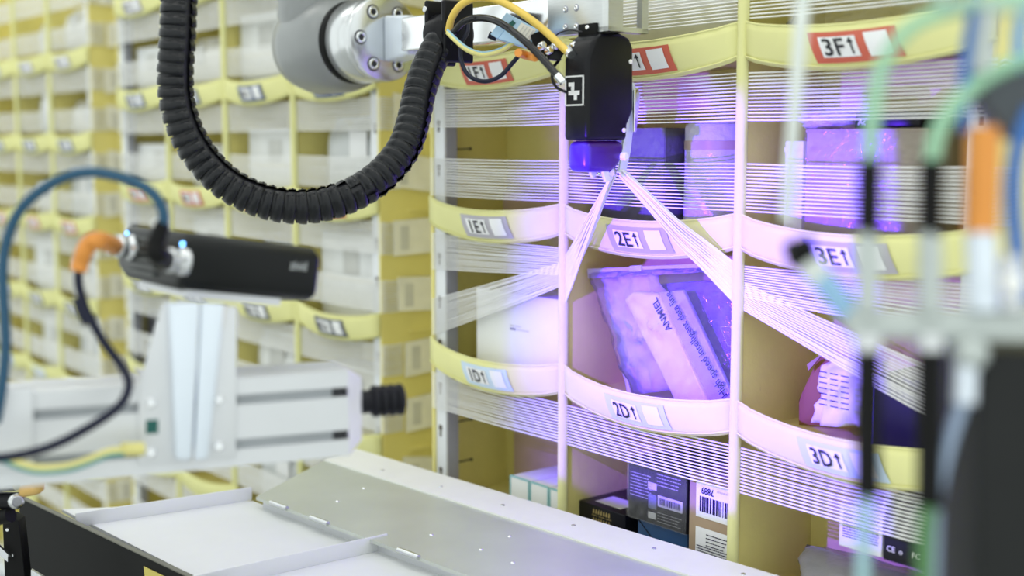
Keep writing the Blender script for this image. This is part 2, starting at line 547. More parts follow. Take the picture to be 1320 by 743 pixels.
def main_card(c, r):
    L = {2: 'F', 1: 'E', 0: 'D'}.get(r)
    if not L:
        return None
    return ({2: red_c, 1: grey_c, 0: blue_c}[r], '%d%s' % (c+1, L), False)
pod, PX = make_pod('in-focus yellow fabric storage pod lit violet behind the gripper', 0, 0, 3, CW, range(-4, 4), zl, main_card, True, 14, 0.0011,
                   skip_bands={(0, 0), (1, 0), (2, 0), (0, -1, True), (1, -1, True), (2, -1, True)}, tabs=False)

# strings of the D row, drawn together by the gripper
HOOK = PODI @ at(797, 226, 6.72)
def fan(c0, c1, a, b):
    return lambda f: [a[0]+(a[1]-a[0])*f, b[0]+(b[1]-b[0])*f]
z0 = zl(0)
for lo, hi, g0, g1 in ((0.015, 0.262, 0.50, 0.64), (0.49, 0.735, 0.56, 0.72)):
    band(PX, pod, [(-0.0085, 0.05), (-0.0085, 0.0), (-0.004, -0.0025), (CW, -0.0025)],
         lambda f: [z0+H*(lo+(hi-lo)*f)]*3+[z0+H*(g0+(g1-g0)*f)], 14, 0.0011, mid=5, jit=0.0006)
    band(PX, pod, [(2*CW, -0.0025), (3*CW+0.004, -0.0025), (3*CW+0.0085, 0.0), (3*CW+0.0085, 0.05)],
         lambda f: [z0+H*(g0+(g1-g0)*f)]+[z0+H*(lo+(hi-lo)*f)]*3, 14, 0.0011, mid=5, jit=0.0006)
for side in (0, 1):
    mb = MB(PX)
    for i in range(26):
        f = i/25.0
        a = Vector((CW if side == 0 else 2*CW, -0.004, z0+H*(0.50+0.22*f) if side else z0+H*(0.36+0.30*f)))
        jx, jt = random.uniform(-1, 1), random.uniform(-1, 1)
        k = HOOK+Vector(((-0.006 if side == 0 else 0.004)+0.004*(f-0.5)+0.003*jx*0.3, 0.004*jt, 0.003+0.008*(f-0.5)))
        midp = a.lerp(k, 0.5)+Vector((0, 0.003*jt, -0.004+0.0012*jx))
        mb.tube([a, a.lerp(k, 0.25)+Vector((0, 0, -0.002+0.0006*jx)), midp, a.lerp(k, 0.8)+Vector((0, 0, -0.001)), k], 0.00092, 4, 0, res=3, caps=False)
    mb.build('string_bundle', string_m, pod, kind='stuff', label='white strings pulled together by the gripper')
for px, py in ((604, 193), (604, 551), (604, 604)):
    u, z = pl(592, py, 0.02)
    MB(PX).cyl((0.001, 0.024, z), (0.001, 0.062, z+0.001), 0.0009, n=6).sphere((0.002, 0.062, z+0.001), 0.0022, nu=8, nv=6).build('cable_tie', ink, pod)

# background pods
T2 = 0.075
def pu(px, T):
    return pl(px, 200, T)[0]
u2r, u2l = pu(489, T2), pu(158, T2)
cw2 = (u2r-u2l)/4
def card2_(c, r):
    cc = {2: navy_c, 1: red_c, 0: dark_c, -1: grey_c, 3: grey_c}.get(r)
    return (cc, None, True) if cc else None
pod2, PX2 = make_pod('blurred yellow storage pod in the middle, behind the hanging black conduit', u2l, T2, 4, cw2, range(-4, 4), zl, card2_, True, 13, 0.0014)
u3r = pu(121, T2)
def zl3(r):
    return zl(r)+0.52*H
def card3_(c, r):
    cc = {2: grey_c, 1: navy_c, 0: red_c, -1: dark_c, -2: blue_c, -3: grey_c}.get(r)
    return (cc, None, True) if cc else None
pod3, PX3 = make_pod('blurred yellow storage pod at the far left edge', u3r-4*cw2, T2, 4, cw2, range(-4, 3), zl3, card3_, True, 13, 0.0014, cols=[1, 2, 3])

# ------------------------------------------------------------------ contents of the background pods
ORD = ['first', 'second', 'third', 'fourth', 'fifth', 'sixth', 'seventh', 'eighth']
pal = [('white', (0.84, 0.85, 0.84)), ('pale grey', (0.66, 0.68, 0.68)), ('off-white', (0.80, 0.79, 0.73)), ('light blue-grey', (0.62, 0.68, 0.74)),
       ('white', (0.86, 0.86, 0.86)), ('beige', (0.62, 0.54, 0.42)), ('charcoal', (0.07, 0.07, 0.08))]
def parcel(X, c, r, cw, z, where, topn):
    k = random.choice([0, 0, 1, 1, 3, 3, 4, 4, 0, 6] if random.random() < 0.75 else [0, 1, 2])
    nm, cc = pal[k]
    m = mat('parcel '+nm, cc, 0.55, var=0.05, scale=15)
    wd = cw*random.uniform(0.62, 0.90)
    ht = H*random.uniform(0.50, 0.80)
    u0 = c*cw+0.012+random.random()*(cw-wd-0.024)
    t0 = 0.015+random.random()*0.02
    t1 = min(BIN_D-0.006, t0+random.uniform(0.05, 0.1))
    zb = z-0.174*H
    XX = X @ Matrix.Translation((u0+wd/2, (t0+t1)/2, zb))
    t = thing('parcel', '%s parcel in %s column, %s row from top, %s' % (nm, ORD[c], ORD[topn], where), 'parcel', XX, 'parcels in the blurred pods')
    a, b = wd/2, (t1-t0)/2
    if random.random() < 0.6:
        MB(XX).box((-a, -b, 0), (a, b, ht)).build('carton', m, t, bevel=0.002)
        MB(XX).box((-a-0.0004, -b-0.0006, ht*0.47), (a+0.0004, -b, ht*0.53)).build('tape', tabm, t)
    else:
        def pf(s, q):
            su, qu = 2*s-1, 2*q-1
            return None
        mb = MB(XX)
        for sg in (-1, 1):
            mb.grid(lambda s, q: ((2*s-1)*a, sg*b*(max(0, 1-(2*s-1)**4)*max(0, 1-(2*q-1)**4))**0.5, max(0.0, q*ht*(1-0.06*math.sin(7*s)**2))), 10, 8)
        mb.build('mailer', m, t)
        MB(XX).box((-a*0.9, -0.002, ht*0.97), (a*0.9, 0.002, ht*1.01)).build('flap', m, t)
    lx = random.uniform(-0.5, 0.1)*a
    MB(XX).box((lx, -b-0.0012, ht*0.55), (lx+a*0.5, -b-0.0006, ht*0.85)).build('shipping_label', white_p if k in (1, 3, 5, 6) else tabprint, t)
for r in range(-2, 4):
    for c in range(4):
        if (c, r) not in ((1, -2), (0, -2)):
            parcel(PX2, c, r, cw2, zl(r), 'blurred middle pod', 3-r)
for r in range(-3, 3):
    for c in (2, 3):
        parcel(PX3, c, r, cw2, zl3(r), 'pod at far left edge', 2-r)

# ------------------------------------------------------------------ contents of the pod in focus
def shelf_z(r):
    return zl(r)-0.174*H
def carton(name, label, px0, px1, pytop, r, t0, depth, m, u_max=None, ztop=None, bevel=0.0012, zb=None):
    u0, z1 = pl(px0, pytop, t0)
    u1 = pl(px1, pytop, t0)[0] if u_max is None else u_max
    if ztop: z1 = ztop
    zb = shelf_z(r) if zb is None else zb
    X = PX @ Matrix.Translation(((u0+u1)/2, t0+depth/2, zb))
    t = thing(name, label, 'box', X)
    a, b, h = (u1-u0)/2, depth/2, z1-zb
    MB(X).box((-a, -b, 0), (a, b, h)).build('carton', m, t, bevel=bevel)
    return t, X, a, b, h
def onface(X, a, b, o=0.0008):                # front-face mapper: s (0..1), z -> point
    return lambda s, z, oo=0.0: (-a+2*a*s, -b-o-oo, z)
def patch(X, t, fn, s0, s1, za, zb, m, name, oo=0.0):
    return MB(X).add([fn(s0, za, oo), fn(s1, za, oo), fn(s1, zb, oo), fn(s0, zb, oo)], [(0, 1, 2, 3)]).build(name, m, t)

# 1E brown carton
t, X, a, b, h = carton('shipping_carton', 'brown cardboard carton low at the back of bin 1E', 648, 700, 250, 1, 0.075, 0.05, card, u_max=CW-0.004)
MB(X).box((-0.012, -b-0.0006, 0), (0.012, -b, h)).build('tape', tape, t)
# 1D white carton
t, X, a, b, h = carton('shipping_carton', 'large plain white carton filling bin 1D', 614, 700, 371, 0, 0.012, 0.10, whitebox, u_max=CW-0.004)
fn = onface(X, a, b)
MB(X).box((-a, -0.004, h), (a, 0.004, h+0.0006)).build('tape', tabm, t)
patch(X, t, fn, 0.38, 0.50, h*0.60, h*0.615, tabprint, 'printed_line')
patch(X, t, fn, 0.38, 0.44, h*0.555, h*0.58, mat('violet grey print', (0.25, 0.25, 0.42), 0.5), 'printed_mark')
patch(X, t, fn, 0.45, 0.58, h*0.56, h*0.575, tabprint, 'printed_line')
# 2E wrapped dark box and silver roll
t, X, a, b, h = carton('wrapped_box', 'grey box in dark clear film in bin 2E, beside the silver roll', 770, 862, 166, 1, 0.03, 0.09, film_dark, u_max=pl(858, 166, 0.03)[0])
MB(X).box((-a+0.004, -b+0.004, 0.001), (a-0.004, b-0.004, h-0.004)).build('inner_carton', mat('grey carton', (0.2, 0.2, 0.22), 0.6), t, bevel=0.002)
MB(X).grid(lambda s, q: (-a+2*a*s, -b-0.002-0.003*abs(noise.noise(Vector((s*7, q*9, 1)))), h*q), 14, 14).build('film', film, t)
ua, ub = pl(866, 165, 0.03)[0], pl(934, 165, 0.03)[0]
X = PX @ Matrix.Translation(((ua+ub)/2, 0.07, shelf_z(1)))
t = thing('wrapped_roll', 'silver bubble-wrapped roll standing upright in bin 2E', 'roll', X)
rr = (ub-ua)/2*1.04
hh = pl(890, 160, 0.03)[1]-shelf_z(1)
MB(X).lathe((0, 0, 0), (0, 0, 1), [(0, rr*0.98), (hh*0.02, rr), (hh*0.3, rr*1.01), (hh*0.6, rr*0.99), (hh*0.97, rr), (hh, rr*0.96)], 32).build('wrap', ribbed, t)
MB(X).lathe((0, 0, hh), (0, 0, 1), [(0, rr*0.9), (0.003, rr*0.9)], 24).build('roll_end', tabprint, t)
MB(X).lathe((0, 0, hh*0.78), (0, 0, 1), [(0, rr*1.015), (0.01, rr*1.015)], 32).build('tape_band', tape, t)

def bag(name, label, X, a, b, h, m, seed, parts=None, crumple=0.25, cat='bag', lean=0.0):
    t = thing(name, label, cat, X)
    mb = MB(X)
    for sg in (-1, 1):
        def f(s, q):
            e = (max(0, 1-abs(2*s-1)**3)*max(0, 1-abs(2*q-1)**3))**0.5
            n = noise.noise(Vector((s*5+seed, q*5, sg*2)))*crumple+noise.noise(Vector((s*13+seed, q*13, sg*3)))*crumple*0.5
            nx = noise.noise(Vector((s*3+seed*2, q*4, 9)))*0.08
            return ((2*s-1+nx)*a, sg*b*e*(1+n)*(1.0 if e > 0.01 else 0), q*h*(1+0.06*noise.noise(Vector((s*4, seed, q*2))))+lean*s)
        mb.grid(f, 22, 22)
    mb.build('film', m, t)
    return t

uu = pl(945, 170, 0.02)[0]
X = PX @ Matrix.Translation((2*CW-0.018, 0.075, shelf_z(1)))
bag('plastic_bag', 'crinkled clear bag squeezed against the right side of bin 2E', X, 0.016, 0.04, 0.19*H/0.2*0.85, film_milky, 3)

# 2D zip bag with the charging cable
Z0 = 0.02
def bp(px, py, t=Z0):
    u, z = pl(px, py, t)
    if px < 1020: u = min(u, 2*CW-0.004)
    return Vector((u, t, z))
c0 = bp(850, 470); c0.z = shelf_z(0)
X = PX @ Matrix.Translation(c0)
t = thing('zip_bag', 'large clear zip bag with white cable pack and dark blue printed sleeve in bin 2D', 'bag', X)
outline = [(756, 349), (772, 347), (850, 343), (948, 339), (990, 338), (1000, 420), (1000, 545), (900, 565), (830, 540), (812, 498), (796, 470), (786, 430), (774, 400), (766, 372)]
cen = Vector((0, 0, 0))
op = [bp(px, py, 0.03) for px, py in outline]
for p in op: cen += p/len(op)
mb = MB(PX)
nr, na = 9, len(op)*3
ring = smooth_path(op+[op[0]], 3)[:-1]
for sg in (-1, 1):
    vs, fs = [], []
    for i in range(nr+1):
        k = i/nr
        for j, p in enumerate(ring):
            q = cen.lerp(p, k)
            e = (1-k**4)**0.5
            q.y = 0.034+sg*0.021*e*(1+0.35*noise.noise(Vector((q.x*60, q.z*60, sg))))+0.0015*noise.noise(Vector((q.x*150, q.z*150, sg*2)))
            vs.append(q)
    m_ = len(ring)
    for i in range(nr):
        for j in range(m_):
            fs.append((i*m_+j, i*m_+(j+1) % m_, (i+1)*m_+(j+1) % m_, (i+1)*m_+j))
    mb.add(vs, fs, 0, True)
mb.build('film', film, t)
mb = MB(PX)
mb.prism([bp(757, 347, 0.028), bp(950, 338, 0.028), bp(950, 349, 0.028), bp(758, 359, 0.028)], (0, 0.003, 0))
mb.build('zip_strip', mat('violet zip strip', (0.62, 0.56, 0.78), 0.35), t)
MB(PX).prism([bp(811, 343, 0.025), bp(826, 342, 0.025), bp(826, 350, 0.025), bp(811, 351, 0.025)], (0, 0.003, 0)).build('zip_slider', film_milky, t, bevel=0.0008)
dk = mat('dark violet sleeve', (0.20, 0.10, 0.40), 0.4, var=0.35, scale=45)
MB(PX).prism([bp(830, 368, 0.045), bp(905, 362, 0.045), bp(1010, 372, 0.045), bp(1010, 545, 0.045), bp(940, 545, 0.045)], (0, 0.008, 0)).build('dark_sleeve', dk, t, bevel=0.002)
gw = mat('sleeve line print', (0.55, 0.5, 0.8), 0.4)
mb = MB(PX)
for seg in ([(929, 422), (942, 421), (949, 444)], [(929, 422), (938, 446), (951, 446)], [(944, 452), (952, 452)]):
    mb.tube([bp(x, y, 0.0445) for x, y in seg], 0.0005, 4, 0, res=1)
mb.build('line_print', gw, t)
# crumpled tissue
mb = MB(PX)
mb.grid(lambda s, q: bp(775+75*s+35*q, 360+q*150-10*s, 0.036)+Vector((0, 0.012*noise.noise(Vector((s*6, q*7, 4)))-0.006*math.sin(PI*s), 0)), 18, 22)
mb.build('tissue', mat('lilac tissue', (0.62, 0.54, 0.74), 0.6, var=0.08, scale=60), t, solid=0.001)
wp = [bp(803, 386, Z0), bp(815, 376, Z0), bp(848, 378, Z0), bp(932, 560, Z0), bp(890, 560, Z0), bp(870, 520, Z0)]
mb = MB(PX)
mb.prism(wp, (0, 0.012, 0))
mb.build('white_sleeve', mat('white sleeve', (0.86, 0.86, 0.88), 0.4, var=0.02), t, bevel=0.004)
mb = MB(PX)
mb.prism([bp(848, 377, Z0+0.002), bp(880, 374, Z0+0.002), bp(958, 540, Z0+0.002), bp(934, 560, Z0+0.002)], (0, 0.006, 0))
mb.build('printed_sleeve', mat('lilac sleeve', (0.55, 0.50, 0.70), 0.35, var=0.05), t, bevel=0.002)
def line_text(body, p0, p1, hpx, tt, m, name, parent):
    A, B = bp(p0[0], p0[1], tt), bp(p1[0], p1[1], tt)
    ex = (B-A).normalized()
    ey = Vector((0, -1, 0)).cross(ex) * 1.0
    # text seen from the front (-t side): up is to the left of the reading direction
    up = Vector((-ex.z, 0, ex.x))
    L = (B-A).length
    tw = text_w(body)
    k = L/tw
    vs = MB(PX)
    vs.text(body, lambda x, y: A+ex*(x*k)+up*(y*k*hpx), 1.0)
    return vs.build(name, m, parent)
inkv = mat('violet ink', (0.015, 0.008, 0.05), 0.6, spec=0.1)
line_text('ANMIEL', (866, 424), (846, 383), 1.15, Z0-0.0012, inkv, 'lettering', t)
line_text('High speed intelligent data line', (938, 509), (863, 375), 1.35, Z0-0.0012, inkv, 'lettering', t)

# 3E carton in film with a white bag on top
t, X, a, b, h = carton('shipping_carton', 'beige cardboard carton wrapped in film in bin 3E', 1040, 1196, 168, 1, 0.02, 0.09, card2)
MB(X).grid(lambda s, q: (-a*1.01+2.02*a*s, -b-0.0015-0.0025*abs(noise.noise(Vector((s*9, q*9, 5)))), h*q*1.005), 20, 14).build('film', film, t)
MB(X).box((-a-0.0006, -b-0.0006, h*0.98), (a+0.0006, b, h+0.0008)).build('tape', tape, t)
X3 = PX @ Matrix.Translation((pl(1082, 168, 0.06)[0], 0.055, zl(1)-0.174*H+h+0.001))
tb = bag('plastic_bag', 'white plastic bag lying on the beige carton in bin 3E', X3, 0.036, 0.03, 0.022, film_milky, 11, crumple=0.4)
MB(X3).box((-0.025, -0.012, 0.003), (0.022, 0.012, 0.014)).build('contents', whitebox, tb, bevel=0.004)
X3 = PX @ Matrix.Translation((pl(1170, 168, 0.07)[0], 0.06, zl(1)-0.174*H+h+0.001))
tb = thing('black_packet', 'flat black packet lying on the beige carton in bin 3E', 'packet', X3)
MB(X3).box((-0.035, -0.03, 0), (0.04, 0.03, 0.016)).build('packet', blackbox, tb, bevel=0.003)
MB(X3).text('Ac', lambda x, y: (-0.03+x, -0.0306, 0.004+y), 0.008).build('lettering', tabm, tb)
t, X, a, b, h = carton('shipping_carton', 'narrow white carton at the left of bin 3E, beside the beige carton', 1012, 1036, 182, 1, 0.03, 0.08, whitebox)
MB(X).box((-a-0.0004, -b-0.0006, h*0.9), (a+0.0004, -b, h*0.94)).build('tape', tabm, t)
# 3D envelope, papers, black box
Xe = PX @ Matrix.Translation((pl(1062, 530, 0.05)[0], 0.06, shelf_z(0)))
t = thing('padded_envelope', 'brown padded envelope leaning in bin 3D', 'envelope', Xe)
mb = MB(PX)
for sg in (-1, 1):
    mb.grid(lambda s, q: bp(1030+58*s, 548-(90*q)*(0.35+0.65*min(1, s*2.2)), 0.072)+Vector((0, sg*0.006*(max(0, 1-(2*s-1)**4)*max(0, 1-(2*q-1)**4))**0.5, 0)), 10, 10)
mb.build('envelope', mat('brown kraft', (0.34, 0.16, 0.07), 0.7), t)
MB(PX).prism([bp(1040, 470, 0.058), bp(1060, 456, 0.058), bp(1056, 462, 0.058), bp(1042, 478, 0.058)], (0, 0.002, 0)).build('flap', card, t)
Xp = PX @ Matrix.Translation((pl(1085, 530, 0.04)[0], 0.045, shelf_z(0)))
t = thing('paper_wad', 'crumpled printed white paper in front of the brown envelope in bin 3D', 'paper', Xp)
MB(PX).grid(lambda s, q: bp(1045+12*q+(64-8*q)*s, 545-72*q-16*q*math.sin(2.2*s)+6*s, 0.045)+Vector((0, 0.022*abs(noise.noise(Vector((s*3.1, q*3.3, 7))))-0.012*math.sin(PI*s), 0)), 16, 16).build('sheet', white_p, t, solid=0.0008)
mb = MB(PX)
for i in range(7):
    for k in range(3):
        y = 478+i*7
        A = bp(1056+k*14, y+3*k, 0.0265); 
        mb.add([A, bp(1066+k*14, y+3*k+2, 0.0265), bp(1066+k*14, y+3*k+3.4, 0.0265), bp(1056+k*14, y+3*k+1.4, 0.0265)], [(0, 1, 2, 3)])
mb.build('print', inkv, t, kind='stuff')
t, X, a, b, h = carton('black_box', 'black carton standing at the right of bin 3D', 1128, 1215, 482, 0, 0.03, 0.09, blackbox)
MB(X).box((-a-0.0005, -b-0.0005, 0), (-a+0.0012, -b+0.001, h)).build('shiny_edge', mat('violet foil edge', (0.2, 0.15, 0.6), 0.3), t)
# 1C white cartons with teal edges + brown carton
t, X, a, b, h = carton('shipping_carton', 'tall brown cardboard carton at the back of bin 1C', 662, 720, 520, -1, 0.098, 0.03, card, u_max=CW-0.003, ztop=zl(0)-0.26*H)
MB(X).box((-a, -b-0.0005, h*0.5), (a, -b, h*0.56)).build('tape', tape, t)
for i, (p0, p1, lb) in enumerate(((658, 681.5, 'leftmost'), (684, 706.5, 'middle'), (709, 731, 'rightmost'))):
    t, X, a, b, h = carton('small_carton', '%s of the three small white cartons with teal edges in bin 1C' % lb, p0, p1, 613+i*5, -1, 0.008, 0.085, whitebox, u_max=None, ztop=pl(658, 613, 0.008)[1])
    t['group'] = 'three white cartons in bin 1C'
    for sx in (-1, 1):
        MB(X).box((sx*a-0.0009, -b-0.0007, 0), (sx*a+0.0009, -b+0.0005, h)).build('teal_edge', tealedge, t)
    MB(X).box((-a, -b-0.0006, h-0.0012), (a, -b+0.002, h+0.0006)).build('teal_rim', tealedge, t)
# 2C
t, X, a, b, h = carton('black_box', 'glossy black carton with gold print lying at the left of bin 2C', 746, 806, 655, -1, 0.022, 0.09, blackbox, ztop=pl(746, 645, 0.022)[1])
fn = onface(X, a, b)
for k in range(2):
    for q in range(7):
        MB(X).add([fn(0.32+0.055*q, h-0.010-0.011*k), fn(0.355+0.055*q, h-0.010-0.011*k), fn(0.35+0.055*q, h-0.004-0.011*k), fn(0.33+0.055*q, h-0.005-0.011*k)], [(0, 1, 2, 3)]).build('gold_print', gold, t)
    for q in range(3):
        MB(X).add([fn(0.3+0.15*q, h-0.013-0.011*k), fn(0.42+0.15*q, h-0.013-0.011*k), fn(0.42+0.15*q, h-0.0122-0.011*k), fn(0.3+0.15*q, h-0.0122-0.011*k)], [(0, 1, 2, 3)]).build('gold_rule', gold, t)
MB(X).box((-a*0.6, -b*0.7, h), (a*0.5, 0.0, h+0.0006)).build('paper_slip', tabm, t)
zb2 = pl(890, 668, 0.012)[1]
t, X, a, b, h = carton('blue_box', 'dark blue carton at the bottom of bin 2C, under the black printed box', 822, 886, 680, -1, 0.014, 0.1, bluecarton, ztop=pl(845, 677, 0.012)[1])
zt_blue = shelf_z(-1)+h
MB(X).tube([(-a, -b-0.0004, h), (a*0.2, -b-0.0004, h*0.4), (a, -b-0.0004, h*0.55)], 0.0006, 4, 0, res=1).build('fold_crease', blackbox, t)
t, X, a, b, h = carton('black_box', 'black carton with white print and barcode sticker standing on the blue carton', 810, 887, 600, -1, 0.010, 0.1, blackbox, zb=zt_blue+0.0008, ztop=pl(815, 592, 0.010)[1])
fn = onface(X, a, b)
def lines(X, t, fn, s0, s1, za, dz, n, m, thick, name, jag=0.25):
    mb = MB(X)
    for i in range(n):
        e = s1-(s1-s0)*jag*random.random()
        z = za-i*dz
        p = s0
        while p < e:
            q = min(e, p+random.uniform(0.015, 0.07))
            mb.add([fn(p, z), fn(q, z), fn(q, z+thick), fn(p, z+thick)], [(0, 1, 2, 3)])
            p = q+0.012
    return mb.build(name, m, t, kind='stuff')
wpr = mat('pale print', (0.62, 0.62, 0.66), 0.5)
lines(X, t, fn, 0.05, 0.45, h*0.78, h*0.055, 8, wpr, 0.0011, 'print')
lines(X, t, fn, 0.5, 0.95, h*0.86, h*0.06, 4, wpr, 0.0012, 'print')
lines(X, t, fn, 0.52, 0.95, h*0.22, h*0.05, 4, wpr, 0.0008, 'print')
patch(X, t, fn, 0.35, 0.5, h*0.58, h*0.70, white_p, 'printed_mark')
sk = patch(X, t, fn, 0.52, 0.93, h*0.33, h*0.52, white_p, 'barcode_sticker')
def barcode(X, t, fn, s0, s1, za, zb, oo=0.0005):
    mb = MB(X)
    p = s0
    while p < s1:
        wd = random.choice((0.008, 0.008, 0.014, 0.02))*(s1-s0)*2.2
        mb.add([fn(p, za, oo), fn(min(p+wd, s1), za, oo), fn(min(p+wd, s1), zb, oo), fn(p, zb, oo)], [(0, 1, 2, 3)])
        p += wd+random.choice((0.008, 0.014, 0.02))*(s1-s0)*2.0
    mb.build('barcode', inkv, t, kind='stuff')
barcode(X, t, fn, 0.55, 0.90, h*0.37, h*0.48)
patch(X, t, fn, 0.36, 0.5, h*0.26, h*0.50, mat('blue grey print', (0.3, 0.33, 0.5), 0.5), 'printed_panel')
patch(X, t, fn, 0.36, 0.49, h*0.09, h*0.20, white_p, 'printed_panel')
MB(X).grid(lambda s, q: (-a+2*a*s, -b-0.0016-0.002*abs(noise.noise(Vector((s*9, q*9, 15)))), h*q), 16, 14).build('film', film, t)
t, X, a, b, h = carton('shipping_carton', 'brown cardboard carton with barcode labels at the right of bin 2C', 889, 950, 608, -1, 0.006, 0.1, card, u_max=2*CW-0.003)
fn = onface(X, a, b)
zf = lambda py: pl(920, py, 0.006)[1]-shelf_z(-1)
sf = lambda px: ((pl(px, 640, 0.006)[0])-((2*CW-0.003)-2*a))/(2*a)
patch(X, t, fn, sf(898), 0.98, zf(672), zf(626), white_p, 'shipping_label')
barcode(X, t, fn, sf(903), 0.92, zf(664), zf(644))
mb = MB(X)
tw = text_w('7889')
s_a, s_b = sf(905), sf(921)
mb.text('7889', lambda x, y: fn(s_b-(s_b-s_a)*x/tw, zf(632)-y*0.011, 0.0006), 1.0)
mb.build('lettering', inkv, t)
lines(X, t, lambda s, z: fn(s, z, 0.0006), sf(925), 0.92, zf(634), 0.003, 1, wpr, 0.0018, 'print')
patch(X, t, fn, sf(898), sf(943), zf(735), zf(685), white_p, 'address_label')
lines(X, t, lambda s, z: fn(s, z, 0.0006), sf(912), sf(941), zf(693), 0.0042, 4, inkv, 0.0012, 'print')
lines(X, t, lambda s, z: fn(s, z, 0.0006), sf(900), sf(941), zf(710), 0.0030, 7, inkv, 0.0012, 'print', 0.05)
# 3C
t, X, a, b, h = carton('black_box', 'black carton with approval marks in bin 3C', 1140, 1238, 668, -1, 0.012, 0.09, blackbox, ztop=pl(1140, 640, 0.012)[1], zb=pl(1140, 722, 0.012)[1])
fn = onface(X, a, b)
for i, tx in enumerate(('CE', 'o', 'FC')):
    MB(X).text(tx, lambda x, y: fn(0.05+0.17*i+x*0.008/(2*a), h*0.16+y*0.008, 0.0), 1.0).build('lettering', tabm, t)
zb3 = pl(1140, 722, 0.012)[1]
t, X, a, b, h = carton('patterned_box', 'white printed carton beside the black carton in bin 3C', 1082, 1138, 668, -1, 0.014, 0.08, white_p, ztop=pl(1082, 650, 0.014)[1], zb=zb3)
fn = onface(X, a, b)
lines(X, t, fn, 0.1, 0.95, h*0.92, h*0.06, 12, inkv, 0.001, 'print', 0.05)
Xb = PX @ Matrix.Translation((pl(1120, 730, 0.05)[0], 0.058, shelf_z(-1)))
bag('plastic_bag', 'bulging grey plastic bag under the cartons in bin 3C', Xb, 0.085, 0.05, pl(1060, 712, 0.05)[1]-shelf_z(-1), film_grey, 21, crumple=0.3)
# 3F / 2F clear bags
Xb = PX @ Matrix.Translation((pl(1120, 40, 0.05)[0], 0.055, shelf_z(2)))
bag('plastic_bag', 'crinkled clear plastic bag showing above the red 3F card', Xb, 0.09, 0.045, 0.30*H, film, 31, crumple=0.5)
Xb = PX @ Matrix.Translation((1.5*CW, 0.065, shelf_z(2)))
t = thing('shipping_carton', 'pale yellowish carton behind the strings in bin 2F', 'box', Xb)
MB(Xb).box((-0.11, -0.045, 0), (0.11, 0.05, 0.6*H)).build('carton', mat('pale carton', (0.72, 0.70, 0.52), 0.7), t, bevel=0.002)
MB(Xb).box((-0.11, -0.0458, 0.3*H), (0.11, -0.045, 0.35*H)).build('tape', tabm, t)

# ------------------------------------------------------------------ picking table in front of the pod
ZP = CAMZ-2.2*H
ZT = CAMZ-2.28*H
A0, A1 = on_level(330, 641, ZP), on_level(567, 729, ZP)       # hinge edge
e = (A1-A0).normalized()
B0, B1 = on_level(418, 594, ZP), on_level(885, 743, ZP)       # seam plate / strip
C0, C1 = on_level(458, 580, ZP), on_level(990, 741, ZP)       # outer edge of strip
ext = 0.45
Xt = Matrix.Translation(((A0.x+A1.x)/2, (A0.y+A1.y)/2, 0))
tbl = thing('picking_table', 'aluminium picking table with white edge strip in front of the violet-lit pod', 'table', Xt)
up = Vector((0, 0, 1))
A2 = A1+e*ext
B2 = B1+(B1-B0).normalized()*ext
C2 = C1+(C1-C0).normalized()*ext
MB().prism([A0, A2, B2, B0], (0, 0, -0.004)).build('top_plate', plate_m, tbl)
MB().prism([B0+up*0.002, B2+up*0.002, C2+up*0.002, C0+up*0.002], (0, 0, -0.012)).build('edge_strip', cream, tbl)
for px, py in ((435, 647), (469, 630), (556, 690), (620, 709), (657, 692), (661, 726)):
    p = on_level(px, py, ZP)
    MB().lathe(p-up*0.0005, up, [(0, 0.0026), (0.0012, 0.0022), (0.0018, 0.001)], 12).build('rivet', chrome, tbl)
for px, py in ((493, 607), (568, 628), (648, 652), (739, 678), (843, 708), (958, 741)):
    p = on_level(px, py, ZP+0.002)
    MB().lathe(p, up, [(0, 0.0028), (0.001, 0.0024)], 10).build('strip_screw', steel, tbl)
nrm = (B0-A0); nrm = (nrm-e*nrm.dot(e)).normalized()
for d0 in (0.035, 0.12, 0.285, 0.42):
    p = A0+e*d0-nrm*0.001+up*0.0005
    MB().cyl(p, p+e*0.035, 0.003, n=10).build('hinge', steel, tbl)
# under structure
mb = MB()
mb.prism([A0-up*0.004+nrm*0.01, A2-up*0.004+nrm*0.01, A2+nrm*0.03-up*0.004, A0+nrm*0.03-up*0.004], (0, 0, -0.04))
mb.build('rail', alu_dull, tbl)
for p in (A0+e*0.02+nrm*0.01, A2-e*0.05+nrm*0.01):
    q = Vector((p.x, p.y, 0))
    MB().box((q.x-0.02, q.y-0.02, 0), (q.x+0.02, q.y+0.02, ZP-0.044)).build('leg', alu_dull, tbl)

# white tray with flaps and black side board
W0, W1 = on_level(325, 646, ZT), on_level(600, 744, ZT)
K0, K1 = on_level(30, 641, ZT+0.012), on_level(250, 744, ZT+0.012)
kd = (K1-K0).normalized()
wd_ = (W1-W0).normalized()
F0 = on_level(113, 673, ZT)
Xw = Matrix.Translation(((W0.x+K1.x)/2, (W0.y+K1.y)/2, 0))
tray = thing('conveyor_tray', 'white plastic sorting tray with upright flaps and black side board', 'conveyor', Xw)
Kl0 = Vector((K0.x, K0.y, ZT))
far_l = on_level(80, 657, ZT)
W2 = W1+wd_*0.5
K2 = K1+kd*0.6
Kg = lambda p: Vector((p.x, p.y, ZT))
MB().prism([far_l, Kg(K2), W2, W0], (0, 0, -0.004)).build('tray_floor', white_pl, tray)
def flap(p0, p1, hgt, lean=0.0):
    p0, p1 = Vector(p0), Vector(p1)
    d = (p1-p0).normalized()
    n = Vector((-d.y, d.x, 0))
    MB().prism([p0, p1, p1+up*hgt, p0+up*hgt], n*0.002).build('flap', white_pl, tray, bevel=0.0005)
flap(on_level(98, 680, ZT), on_level(325, 645, ZT), 0.017)
